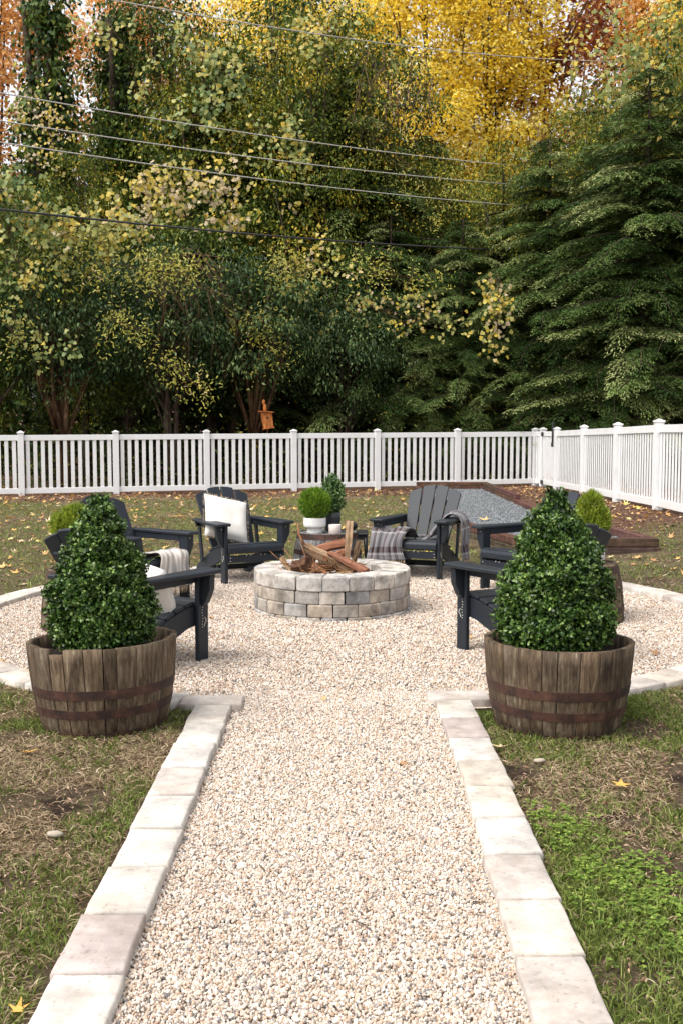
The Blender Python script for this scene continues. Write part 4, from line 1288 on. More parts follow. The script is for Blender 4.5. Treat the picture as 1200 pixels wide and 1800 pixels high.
def blades(name, n, box, hgt, wid, mat, want, lab, seed, flat=0.0, seg=2, jitter=.35):
    rng = np.random.default_rng(seed)
    x = rng.uniform(box[0], box[1], n); y = rng.uniform(box[2], box[3], n)
    vis = np.abs(x) < y * .345 + 1.3
    x, y = x[vis], y[vis]
    k = lawn_ok(x, y); x, y = x[k], y[k]
    k = want(x, y, green_at(x, y), rng); x, y = x[k], y[k]
    if seg == 2:
        k = rng.random(len(x)) > np.clip((bare(x, y) - .22) * 6, 0, .93); x, y = x[k], y[k]
    n = len(x)
    z = hz(x, y) + .004
    P = np.column_stack([x, y, z])
    a = rng.uniform(0, 6.283, n)
    lean = np.clip(rng.normal(jitter, .25, n) + flat, .05, 1.5)
    D = np.column_stack([np.cos(a) * np.sin(lean), np.sin(a) * np.sin(lean), np.cos(lean)])
    S = unit(np.cross(D, rng.normal(size=(n, 3))))
    h = hgt * rng.uniform(.5, 1.3, n); w = wid * rng.uniform(.7, 1.3, n)
    mid = P + D * (h * .55)[:, None]
    tip = mid + unit(D + np.column_stack([np.cos(a), np.sin(a), -np.ones(n) * .6]) * .7) * (h * .5)[:, None]
    tip[:, 2] = np.maximum(tip[:, 2], z + .003)
    tin = np.clip(rng.normal(.45, .22, n), 0, 1)
    if seg == 2:
        V = np.stack([P - S * w[:, None] / 2, P + S * w[:, None] / 2, mid + S * w[:, None] * .42, tip, mid - S * w[:, None] * .42], 1)
    else:
        V = np.stack([P - S * w[:, None] / 2, P + S * w[:, None] / 2, tip], 1)
    kk = V.shape[1]
    F = np.arange(n * kk).reshape(n, kk)
    o = link(name, fast_mesh(name, V.reshape(-1, 3), F, mat, np.repeat(tin, kk)))
    tag(o, lab, 'grass', kind='stuff')
    return n
GN = {}
near_l, near_r = (-3.2, -.6, 1.6, 5.6), (.55, 3.2, 1.6, 5.6)
gwant = lambda x, y, g, r: r.random(len(x)) < np.clip((g - .42 + .25 * np.exp(-((np.abs(x + .03) - .78) / .16) ** 2)) * 2.6, .03, 1)
dwant = lambda x, y, g, r: r.random(len(x)) < np.clip((.78 - g) * 1.9, .12, 1)
rwant = lambda x, y, g, r: r.random(len(x)) < np.clip((g - .30 + .2 * np.exp(-((x - .8) / .25) ** 2)) * 2.4, .06, 1)
GN['a'] = blades('grass', 150000, near_l, .035, .0032, M['grass'], gwant, 'green grass patches left of the gravel path', 41)
GN['b'] = blades('dry_grass', 205000, near_l, .045, .0030, M['straw'], dwant, 'flattened dry brown grass left of the gravel path', 42, .75)
GN['c'] = blades('grass', 205000, near_r, .038, .0034, M['grass'], rwant, 'green grass right of the gravel path', 43)
GN['d'] = blades('dry_grass', 125000, near_r, .045, .0030, M['straw'], dwant, 'thin dry grass right of the gravel path', 44, .75)
nom = lambda x, y, r: r.random(len(x)) > mulchiness(x, y) * 1.02
GN['e'] = blades('grass', 300000, (-10, 10, 5.5, 24), .05, .009, M['grass'], lambda x, y, g, r: nom(x, y, r) & (r.random(len(x)) < np.clip((g + .06 - .04 * np.clip(y - 15, 0, 6)) * 1.6, .05, 1)), 'short green lawn behind the patio', 45, .1, 1)
GN['f'] = blades('dry_grass', 200000, (-10, 10, 5.5, 24), .05, .009, M['straw'], lambda x, y, g, r: nom(x, y, r) & (r.random(len(x)) < np.clip((.8 - g) * .9 + .04 * np.clip(y - 15, 0, 6), .08, 1)), 'dry brown grass mixed into the back lawn', 46, .6, 1)

# clover patch beside the right paver row
def clover():
    rng = np.random.default_rng(51)
    n = 3600
    c = rng.choice(4, n, p=[.35, .3, .2, .15])
    cen = np.array([(.78, 3.02), (.93, 2.78), (.72, 3.45), (1.05, 2.62)])[c]; sp = np.array([.10, .11, .07, .09])[c]
    P = np.column_stack([cen + rng.normal(0, 1, (n, 2)) * sp[:, None] * [1, 1.4], rng.uniform(.008, .032, n)])
    nz = np.array([mnoise.noise(Vector((float(a) * 14, float(b) * 14, 2))) for a, b in P[:, :2]])
    P = P[(P[:, 0] > .64) & (nz > -.12)]; n = len(P)
    k = 3
    a = rng.uniform(0, 6.28, n)
    Pb = np.repeat(P, k, 0); ab = np.repeat(a, k) + np.tile(np.arange(k) * 2.094, n)
    D = np.column_stack([np.cos(ab), np.sin(ab), rng.uniform(-.05, .35, n * k)])
    shp = np.array([(0, 0), (.45, .5), (.95, .35), (.85, 0), (.95, -.35), (.45, -.5)])
    V, F = leaves(Pb, D, np.tile([0, 0, 1.], (n * k, 1)) + rng.normal(0, .2, (n * k, 3)), rng.uniform(.006, .012, n * k), rng.uniform(.007, .011, n * k), rng, .1, shp)
    o = link('clover', fast_mesh('clover', V, F, M['clover'], np.repeat(np.clip(rng.normal(.55, .25, n * k), 0, 1), 6)))
    tag(o, 'bright green clover patch beside the right row of pavers', 'clover', kind='stuff')
clover()

# maple-like fallen leaves
def star(k=5):
    pts = [(-.12, 0)]
    out = []
    A = [(-125, .55), (-95, .28), (-62, .85), (-32, .36), (0, 1.0), (32, .36), (62, .85), (95, .28), (125, .55)]
    for ang, r in A: out.append((math.cos(R(ang)) * r, math.sin(R(ang)) * r))
    out.append((-.18, 0.0))
    return np.array(out)
STAR = star()
def star_leaves(P, yaw, size, rng, curl=.25, tilt=.25):
    n = len(P); k = len(STAR)
    c, s = np.cos(yaw), np.sin(yaw)
    tx, ty = rng.normal(0, tilt, n), rng.normal(0, tilt, n)
    X = STAR[None, :, 0] * size[:, None]; Y = STAR[None, :, 1] * size[:, None]
    cu = rng.normal(curl, .25, n)
    Z = (STAR[None, :, 0] ** 2 + STAR[None, :, 1] ** 2) * size[:, None] * cu[:, None] + X * tx[:, None] + Y * ty[:, None]
    Z = Z - np.minimum(Z.min(1, keepdims=True), 0)
    V = np.stack([X * c[:, None] - Y * s[:, None], X * s[:, None] + Y * c[:, None], Z], -1) + P[:, None]
    return V.reshape(-1, 3), np.arange(n * k).reshape(n, k)
def litter():
    rng = np.random.default_rng(61)
    n = 7500
    x = rng.uniform(-9, 9, n); y = rng.uniform(8.5, 24.5, n)
    ok = (np.hypot(x - CX, y - CY) > RO) & (y < 23.6 + .266 * x) & (x < 4.72) & (~in_court(x, y, .1) | (rng.random(n) < .03))
    mu = mulchiness(x, y)
    ok &= rng.random(n) < np.clip(.30 + .75 * mu + .25 * (x < -1) , 0, 1)
    x, y = x[ok], y[ok]; n = len(x)
    z = hz(x, y) + .018 + .09 * in_court(x, y)
    V, F = star_leaves(np.column_stack([x, y, z]), rng.uniform(0, 6.28, n), rng.uniform(.035, .078, n), rng)
    tint = rng.beta(1.6, 1.2, n)
    o = link('fallen_leaves', fast_mesh('fallen_leaves', V, F, M['litter'], np.repeat(tint, len(STAR))))
    tag(o, 'orange, tan and brown leaves scattered over the back lawn', 'leaves', kind='stuff')
    # shredded bark and leaf crumbs on the mulch
    n = 26000
    x = rng.uniform(-9, 4.75, n); y = rng.uniform(11, 24.5, n)
    ok = (y < 23.7 + .266 * x) & (rng.random(n) < mulchiness(x, y)) & ~in_court(x, y, .02) & (np.abs(x) < y * .36 + .5)
    x, y = x[ok], y[ok]; n = len(x)
    V, F = leaves(np.column_stack([x, y, hz(x, y) + rng.uniform(.008, .035, n)]), rand_dirs(n, rng) * [1, 1, .25], np.tile([0, 0, 1.], (n, 1)) + rng.normal(0, .45, (n, 3)), rng.uniform(.03, .09, n), rng.uniform(.012, .035, n), rng)
    o = link('bark_mulch', fast_mesh('bark_mulch', V, F, M['chips'], np.repeat(rng.beta(1.3, 1.6, n), 4)))
    tag(o, 'brown shredded bark mulch along both fences', 'mulch', kind='stuff')
litter()
def debris():
    rng = np.random.default_rng(91)
    n = 40000
    x = rng.uniform(-3.2, 3.2, n); y = rng.uniform(1.6, 5.8, n)
    ok = lawn_ok(x, y) & (np.abs(x) < y * .345 + 1.2) & (rng.random(n) < .35 + 1.3 * np.clip(bare(x, y) + .1, 0, .5))
    x, y = x[ok], y[ok]; n = len(x)
    V, F = leaves(np.column_stack([x, y, hz(x, y) + rng.uniform(.006, .02, n)]), rand_dirs(n, rng) * [1, 1, .25], rand_dirs(n, rng) * .5 + [0, 0, 1.], rng.uniform(.008, .03, n), rng.uniform(.003, .010, n), rng)
    o = link('thatch', fast_mesh('thatch', V, F, M['chips'], np.repeat(np.clip(rng.beta(1.6, 1.3, n) + .1, 0, 1), 4)))
    tag(o, 'soil crumbs and broken thatch between the grass beside the path', 'thatch', kind='stuff')
    A = Acc(); rd = random.Random(92)
    for k in range(90):
        a = rd.uniform(0, 6.28); r = 2.5 * math.sqrt(rd.random())
        p = (CX + r * math.cos(a), CY + r * math.sin(a)) if k > 25 else (rd.uniform(-.45, .4), rd.uniform(2.3, 5))
        t = rd.uniform(0, 6.28); L = rd.uniform(.012, .05)
        A.add(*tube([(p[0], p[1], .016), (p[0] + L * math.cos(t), p[1] + L * math.sin(t), .020)], [.0022, .0012], 4))
    o = link('twig_bits', A.mesh('twig_bits', M['bark'])); tag(o, 'tiny twig bits lying on the gravel', 'twigs', kind='stuff')
    n = 130
    a = rng.uniform(0, 6.28, n); r = 2.5 * np.sqrt(rng.random(n))
    V, F = star_leaves(np.column_stack([CX + r * np.cos(a), CY + r * np.sin(a), np.full(n, .015)]), a * 3, rng.uniform(.008, .028, n), rng, .3, .3)
    o = link('leaf_bits', fast_mesh('leaf_bits', V, F, M['litter'], np.repeat(rng.random(n) * .8, len(STAR)))); tag(o, 'small broken leaf bits on the patio gravel', 'leaves', kind='stuff')
debris()

def single_leaves():
    rng = np.random.default_rng(71)
    L = [(-.735, 2.30, .02, .034, .70, 'yellow tan maple leaf at the bottom left beside the pavers'),
         (1.03, 3.80, .03, .050, .70, 'orange maple leaf lying flat on the grass right of the path'),
         (.66, 4.28, .03, .055, .84, 'yellow leaf standing against the foot of the right planter'),
         (.245, 4.10, .016, .034, .40, 'curled brown leaf on the gravel in the middle of the path'),
         (1.02, 2.93, .03, .032, .22, 'pink leaf on the bare soil at the lower right'),
         (1.12, 2.72, .03, .050, .62, 'pale peach leaf at the right edge of the grass'),
         (-1.42, 3.22, .03, .050, .60, 'russet leaf on dry grass at the left edge'),
         (-1.28, 4.20, .03, .060, .72, 'light tan leaf in front of the left planter'),
         (-1.63, 5.50, .05, .075, .84, 'yellow leaf on the edging behind the left planter'),
         (-1.93, 5.95, .02, .055, .78, 'orange leaf on the gravel at the far left'),
         (-.93, 7.40, .02, .055, .62, 'tan leaf on the gravel between the left chairs and the fire pit'),
         (.52, 7.05, .02, .060, .45, 'brown leaf on the gravel in front of the fire pit'),
         (1.95, 7.85, .02, .055, .30, 'dark brown leaf on the gravel beyond the right barrel table'),
         (1.86, 6.15, .02, .050, .22, 'reddish brown leaf on the gravel behind the right planter'),
         (2.42, 11.30, .03, .085, .92, 'cream star shaped leaf in front of the court timbers'),
         (3.62, 11.7, .06, .09, .80, 'golden leaf beside the near corner of the court'),
         (2.0, 14.6, .115, .13, .80, 'yellow brown leaf on the grey court gravel near its left edge'),
         (1.75, 17.0, .12, .13, 1.0, 'green yellow leaf on the court behind the plaid blanket chair')]
    for x, y, z, s, t, lab in L:
        V, F = star_leaves(np.array([(0, 0, 0.)]), np.array([rng.uniform(0, 6.28)]), np.array([s]), rng, .35, .2)
        o = link('fallen_leaf', fast_mesh('fallen_leaf', V, F, M['litter'], np.full(len(STAR), t)), loc=(x, y, z)); tag(o, lab, 'leaf', 'single fallen leaves')
    for x, y, z, s, lab in [(-.93, 3.33, .03, .022, 'smooth tan pebble lying on bare soil left of the path'), (2.36, 9.45, .04, .09, 'flat tan rock on the grass beyond the right edging'), (.79, 4.12, .022, .020, 'pale chip of stone on the grass below the right planter')]:
        bm = bmesh.new(); bmesh.ops.create_icosphere(bm, subdivisions=2, radius=1)
        for v in bm.verts:
            v.co *= 1 + .25 * mnoise.noise(v.co * 1.4 + Vector((x, y, 0))); v.co = Vector((v.co.x * s * 1.3, v.co.y * s * .8, v.co.z * s * .45))
        o = link('rock', bm_mesh('rock', bm, M['rock'], True), loc=(x, y, z)); tag(o, lab, 'rock')
single_leaves()

# ------------------------------------------------------------------ the woods
def crown_broad(seed, rx, z0, z1, ncl, nleaf, L, W, mat, rc=.42, droop=.4, tmean=.45, top=1.0, name='crown'):
    rng = np.random.default_rng(seed)
    zc, rz = (z0 + z1) / 2, (z1 - z0) / 2
    u = rand_dirs(ncl, rng); r = rng.uniform(.25, 1, ncl) ** .45
    lum = np.array([1 + .35 * mnoise.noise(Vector(d) * 1.7 + Vector((seed, 0, 0))) for d in u])
    C = u * (r * lum)[:, None] * [rx, rx * .85, rz] + [0, 0, zc]
    k = rng.poisson(nleaf, ncl) + 3
    Cb = np.repeat(C, k, 0); n = len(Cb)
    sc = np.repeat(rng.uniform(.55, 1.35, ncl), k)
    off = rng.normal(0, 1, (n, 3)) * [rc, rc, rc * .55] * sc[:, None]
    off[:, 2] -= (off[:, 0] ** 2 + off[:, 1] ** 2) * .25
    P = Cb + off
    D = unit(off * [1, 1, .4] + [0, 0, -droop] + rng.normal(0, .35, (n, 3)))
    N = unit(rng.normal(0, .45, (n, 3)) + [0, 0, 1])
    V, F = leaves(P, D, N, L * rng.uniform(.65, 1.3, n), W * rng.uniform(.7, 1.2, n), rng, .12)
    t = np.clip(np.repeat(rng.normal(tmean, .2, ncl), k) + rng.normal(0, .15, n), 0, 1)
    return fast_mesh(name, V, F, mat, np.repeat(t, 4)), C

def trunk_mesh(seed, h, r0, limbs, lean=.3, stems=1):
    rd = random.Random(seed)
    A = Acc()
    for s in range(stems):
        bx, by = (rd.uniform(-.3, .3), rd.uniform(-.3, .3)) if stems > 1 else (0, 0)
        pts = []
        a = rd.uniform(0, 6.28)
        for i in range(9):
            f = i / 8
            pts.append((bx + lean * math.cos(a) * f * f * 2 + rd.uniform(-.05, .05) * f, by + lean * math.sin(a) * f * f + rd.uniform(-.05, .05) * f, -.1 + h * f))
        A.add(*tube(pts, [r0 * (1.25 if i == 0 else 1 - .8 * i / 8) / (1 if stems == 1 else 1.6) for i in range(9)], 8))
        for L in limbs[s::stems]:
            i = rd.randint(2, 7)
            p = Vector(pts[i]); q = Vector(L)
            if q.z < p.z - .5: p = Vector(pts[2])
            m = (p + q) / 2 + Vector((rd.uniform(-.2, .2), rd.uniform(-.2, .2), -.15))
            A.add(*tube([p, m, q], [r0 * .32, r0 * .2, r0 * .05], 5))
    return A.mesh('trunk', M['bark'])

def hemlock_crown(seed, H, rmax, z0, nbr, mat):
    rng = np.random.default_rng(seed)
    PB, DB, NB, LB, TB = [], [], [], [], []
    A = Acc()
    for b in range(nbr):
        z = z0 + (H - z0) * (b / nbr) ** .92 + rng.normal(0, .28)
        z = min(max(z, z0 - .4), H)
        f = min(max((z - z0) / (H - z0), 0), 1)
        Lb = rmax * (1 - f ** 1.6) ** .8 * rng.choice([.45, .7, .9, 1.0, 1.2]) * rng.uniform(.9, 1.1) + .35
        az = rng.uniform(0, 6.283)
        d = np.array([math.cos(az), math.sin(az), 0])
        side = np.array([-math.sin(az), math.cos(az), 0])
        bt = rng.normal(.45, .22); up = rng.uniform(-.25, .65)
        ns = int(Lb / .16) + 3
        pts = []
        for i in range(ns + 1):
            s = i / ns
            pts.append(np.array([0, 0, z]) + d * Lb * s + np.array([0, 0, up * Lb * s - (up + .2) * Lb * s * s]))
        A.add(*tube([tuple(p) for p in pts[::3] + [pts[-1]]], list(np.linspace(.014 + .006 * Lb, .004, len(pts[::3]) + 1)), 4))
        for i in range(1, ns + 1):
            s = i / ns
            for sg in (-1, 1):
                sl = (.55 * (1 - s * .75) * min(1, Lb / 1.6) + .14) * rng.uniform(.7, 1.2)
                sd = d * .62 + side * sg * .8 + np.array([0, 0, -.12 - .3 * rng.random()])
                sd /= np.linalg.norm(sd)
                nt = max(3, int(sl / .045))
                for t in range(nt):
                    g = (t + .5) / nt
                    base = pts[i] + sd * sl * g + np.array([0, 0, -.10 * g * g])
                    tl = .095 * (1 - .5 * g) + .025
                    for q in (-1, 1):
                        PB.append(base); DB.append(sd * .75 + side * sg * q * .0 + np.cross(sd, [0, 0, 1]) * q * .75 + [0, 0, -.15])
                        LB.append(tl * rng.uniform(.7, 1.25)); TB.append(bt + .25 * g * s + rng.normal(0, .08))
    P = np.array(PB); D = np.array(DB) + rng.normal(0, .16, (len(P), 3)); n = len(P)
    N = np.tile([0, 0, 1.], (n, 1)) + rng.normal(0, .35, (n, 3))
    V, F = leaves(P + rng.normal(0, .02, P.shape), D, N, np.array(LB) * 1.25, .024, rng, .05)
    return fast_mesh('crown', V, F, mat, np.repeat(np.clip(TB, 0, 1), 4)), A

TPL = {}
def template(kind):
    if kind in TPL: return TPL[kind]
    if kind.startswith('hemlock'):
        s = int(kind[-1])
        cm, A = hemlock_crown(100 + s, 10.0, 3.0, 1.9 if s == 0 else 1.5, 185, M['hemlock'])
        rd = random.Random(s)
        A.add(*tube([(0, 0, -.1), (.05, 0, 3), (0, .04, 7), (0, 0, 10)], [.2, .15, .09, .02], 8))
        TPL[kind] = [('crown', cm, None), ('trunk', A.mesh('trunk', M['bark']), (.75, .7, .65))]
        return TPL[kind]
    spec = dict(
        ever0=(1, 2.1, 2.4, 8.0, 150, 95, .13, .055, 'ever', .33, .5, .45, 1),
        ever1=(2, 2.3, 2.4, 8.6, 160, 95, .13, .055, 'ever', .36, .5, .5, 1),
        holly0=(3, 2.0, 2.3, 5.6, 105, 95, .13, .05, 'holly', .32, .6, .45, 3),
        holly1=(4, 2.2, 2.6, 6.2, 115, 95, .13, .05, 'holly', .34, .6, .5, 3),
        mixed0=(5, 2.4, 4.0, 13.5, 260, 60, .14, .085, 'mixed', .40, .4, .45, 1),
        mixed1=(6, 2.4, 3.0, 12.5, 260, 60, .14, .085, 'mixed', .40, .4, .6, 1),
        olive0=(13, 2.6, 2.6, 14.0, 330, 75, .13, .06, 'olive', .38, .5, .5, 1),
        tall0=(7, 2.4, 3.0, 15.0, 260, 80, .14, .065, 'ever', .38, .45, .45, 1),
        yellow0=(8, 3.2, 6.0, 20.0, 360, 80, .155, .115, 'yellow', .50, .3, .5, 1),
        yellow1=(9, 3.0, 7.0, 21.0, 330, 80, .155, .115, 'yellow', .50, .3, .55, 1),
        orange0=(10, 3.2, 6.0, 20.0, 260, 48, .20, .15, 'orange', .50, .3, .5, 1),
        russet0=(11, 3.0, 8.0, 21.0, 170, 40, .20, .15, 'russet', .48, .3, .5, 1),
        ivy0=(12, .62, .5, 13.0, 420, 34, .13, .10, 'ever', .20, .9, .38, 1),
    )[kind]
    seed, rx, z0, z1, ncl, nl, L, W, mat, rc, dr, tm, stems = spec
    cm, C = crown_broad(seed, rx, z0, z1, ncl, nl, L, W, M[mat], rc, dr, tm)
    rd = random.Random(seed)
    limbs = [tuple(C[rd.randrange(len(C))]) for _ in range(26)]
    tm_ = trunk_mesh(seed, z1 * .9, {'ivy0': .26}.get(kind, .11 + .006 * z1), limbs, .3, stems)
    tc = {'russet0': (2.6, 2.5, 2.3), 'yellow0': (1.3, 1.2, 1.1), 'holly0': (1.6, 1.2, .9)}.get(kind, (1, .95, .9))
    TPL[kind] = [('crown' if kind != 'ivy0' else 'ivy_leaves', cm, None), ('trunk', tm_, tc)]
    return TPL[kind]
NAMEOF = dict(olive='olive_green_tree', ever='evergreen_tree', holly='holly_tree', mixed='turning_tree', tall='evergreen_tree', yellow='yellow_tree', orange='orange_tree', russet='russet_tree', ivy='ivy_covered_tree', hemlock='hemlock_tree')
def tree(kind, x, y, s, rz, lab, sx=None):
    e = empty(NAMEOF[kind[:-1]], (x, y, float(hz(x, y)) - .05), rz, label=lab, cat='tree', group='trees in the woods behind the fence')
    e.scale = (sx or s, sx or s, s)
    for nm, me, c in template(kind): link(nm, me, e, color=c)
    return e
# front row, right behind the fence
tree('ever0', -8.3, 24.6, .98, .3, 'tall bushy evergreen at the far left directly behind the fence')
tree('holly0', -6.5, 24.9, .98, 1.0, 'blue green holly with brown stems behind the left end of the fence')
tree('holly1', -4.3, 25.9, .92, 2.1, 'blue green holly behind the second fence panel from the left')
tree('ever1', -5.5, 27.6, .78, 3.3, 'rounded evergreen showing above the two left hollies')
tree('holly0', -2.2, 26.4, 1.02, 4.0, 'low dark holly to the left of the bird house')
tree('ever1', -2.9, 28.6, .92, 0.4, 'evergreen standing over the holly left of the bird house')
tree('holly1', .2, 27.2, .80, 5.1, 'dark holly just right of the bird house')
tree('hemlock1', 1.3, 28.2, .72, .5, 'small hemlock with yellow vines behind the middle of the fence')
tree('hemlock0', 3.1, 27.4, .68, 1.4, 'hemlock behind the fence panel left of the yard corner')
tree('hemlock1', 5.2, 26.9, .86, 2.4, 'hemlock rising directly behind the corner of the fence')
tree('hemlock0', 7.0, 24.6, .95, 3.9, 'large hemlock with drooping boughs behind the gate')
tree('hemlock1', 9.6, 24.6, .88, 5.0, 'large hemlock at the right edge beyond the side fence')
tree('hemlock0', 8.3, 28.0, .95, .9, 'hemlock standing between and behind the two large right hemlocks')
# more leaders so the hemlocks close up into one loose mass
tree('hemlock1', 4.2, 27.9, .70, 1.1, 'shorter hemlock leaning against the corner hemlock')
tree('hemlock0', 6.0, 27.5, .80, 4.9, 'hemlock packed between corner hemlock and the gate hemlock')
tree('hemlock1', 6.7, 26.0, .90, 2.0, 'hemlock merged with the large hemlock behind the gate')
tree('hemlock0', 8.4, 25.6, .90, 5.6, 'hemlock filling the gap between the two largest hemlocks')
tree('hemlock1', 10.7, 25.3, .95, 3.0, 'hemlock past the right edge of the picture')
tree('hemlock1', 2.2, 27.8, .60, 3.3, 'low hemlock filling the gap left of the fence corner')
tree('mixed0', 9.9, 23.6, 1.12, .7, 'turning tree arching over the rightmost hemlocks')
# middle row
tree('olive0', 4.4, 28.6, .66, 2.2, 'olive green tree just behind the hemlock at the fence corner')
tree('olive0', 6.4, 27.4, .72, 5.5, 'olive green tree between the two largest hemlocks')
tree('olive0', 9.2, 27.2, .86, 3.9, 'olive green tree behind the rightmost hemlock')
tree('mixed1', 7.8, 33.0, .85, 3.1, 'turning tree just below the russet tree')
tree('olive0', -6.9, 28.6, .66, .5, 'olive green tree above the golden vine at the left')
tree('olive0', -3.6, 29.4, .88, 2.5, 'olive green tree in front of the tallest left evergreens')
tree('olive0', -.6, 29.2, .92, 4.1, 'olive green tree behind the bird house, reaching the second wire')
tree('olive0', 2.2, 30.0, .70, 5.2, 'olive green tree under the bright yellow trees')
tree('olive0', 7.6, 30.2, .80, 1.2, 'olive green tree between the big right hemlocks and the russet tree')
tree('olive0', -9.6, 28.2, .56, 3.0, 'olive green tree beyond the far left evergreen')
tree('hemlock0', .2, 29.8, 1.15, .6, 'tall hemlock left of the bright yellow trees')
tree('hemlock1', -3.0, 30.0, 1.2, 2.9, 'tall hemlock behind the second olive green tree')
tree('ivy0', -8.0, 29.4, 1.15, 0, 'tall trunk completely wrapped in dark ivy at the left')
tree('ivy0', -6.3, 30.6, 1.1, 1.4, 'second ivy wrapped trunk just right of the first')
tree('tall0', -4.6, 31.0, .98, .2, 'very tall evergreen right of the ivy wrapped trunks')
tree('mixed0', -6.2, 32.5, .95, 2.2, 'tall tree half turned yellow between ivy trunks and evergreen')
tree('tall0', -1.8, 30.8, 1.0, 1.9, 'very tall evergreen carrying the pale green vine')
tree('mixed1', -3.2, 33.5, 1.05, 4.2, 'tall turning tree glimpsed between the two tallest evergreens')
tree('tall0', .6, 31.2, .93, 3.6, 'very tall evergreen left of the bright yellow trees')
tree('hemlock0', 2.6, 31.5, 1.0, 2.2, 'slender hemlock in front of the bright yellow trees')
tree('mixed1', 4.6, 31.5, .72, .3, 'shorter turning tree below the bright yellow trees')
tree('hemlock1', 6.2, 32.0, 1.0, 4.4, 'hemlock below the russet tree')
tree('mixed0', 9.6, 31.0, 1.0, 5.1, 'turning tree covered in grape leaves at the upper right')
tree('tall0', 11.6, 32.0, .9, 1.0, 'tall dark evergreen at the right edge of the woods')
tree('ever1', -10.6, 27.5, 1.0, 1.7, 'evergreen beyond the left edge of the fence')
# back row, in full colour
tree('yellow0', 2.9, 38.0, 1.0, 0, 'bright yellow tree at the top centre')
tree('yellow1', 5.4, 39.0, 1.0, 1.5, 'bright yellow tree beside the russet one')
tree('yellow0', .3, 42.0, 1.0, 3.1, 'yellow tree mostly hidden behind the tall evergreens')
tree('russet0', 7.9, 41.0, 1.0, 0.7, 'thin russet tree with a pale trunk against the sky')
tree('orange0', 10.6, 40.0, 1.0, 2.2, 'orange tree right of the russet one')
tree('yellow1', 12.4, 38.0, .9, 4.5, 'golden tree at the top right corner')
tree('orange0', -12.6, 39.0, 1.0, .9, 'pale orange tree at the top left corner')
tree('orange0', -8.3, 42.0, 1.0, 2.9, 'orange tree glimpsed between the ivy wrapped trunks')
tree('russet0', -15.5, 42.0, 1.0, 1.9, 'russet tree beyond the pale orange one on the left')
tree('yellow1', -3.4, 43.0, 1.0, 5.2, 'golden tree glimpsed behind the tallest evergreens')
tree('mixed1', 15.0, 37.0, 1.1, 2.5, 'turning tree past the right edge of the woods')

def undergrowth():
    rng = np.random.default_rng(81)
    n = 60000
    x = rng.uniform(-24, 24, n); y = rng.uniform(33, 47, n)
    top = 6.5 + 2.0 * np.sin(x * .5) + 1.5 * np.sin(x * 1.3 + 2)
    y[: n // 3] = rng.uniform(31.5, 34, n // 3)
    z = rng.random(n) ** .9 * top
    z[: n // 3] *= .62
    P = np.column_stack([x, y, z + hz(x, y)])
    V, F = leaves(P, rand_dirs(n, rng), rand_dirs(n, rng) + [0, 0, .8], rng.uniform(.2, .42, n), rng.uniform(.16, .3, n), rng)
    o = link('woodland', fast_mesh('woodland', V, F, M['ever'], np.repeat(rng.beta(1.5, 3, n), 4)))
    tag(o, 'dense dark woodland behind the front trees', 'woodland', kind='stuff')
    n = 9000
    x = rng.uniform(-13, 13, n); y = 24.2 + .266 * np.clip(x, -13, 4.6) + rng.uniform(.3, 6, n)
    V, F = leaves(np.column_stack([x, y, rng.random(n) ** 2.2 * 1.5]), rand_dirs(n, rng) + [0, 0, .4], rand_dirs(n, rng) + [0, 0, 1], rng.uniform(.06, .14, n), rng.uniform(.03, .07, n), rng)
    o = link('undergrowth', fast_mesh('undergrowth', V, F, M['mixed'], np.repeat(rng.beta(1.3, 3.2, n), 4)))
    tag(o, 'low dark undergrowth and weeds just behind the fence', 'undergrowth', kind='stuff')
undergrowth()

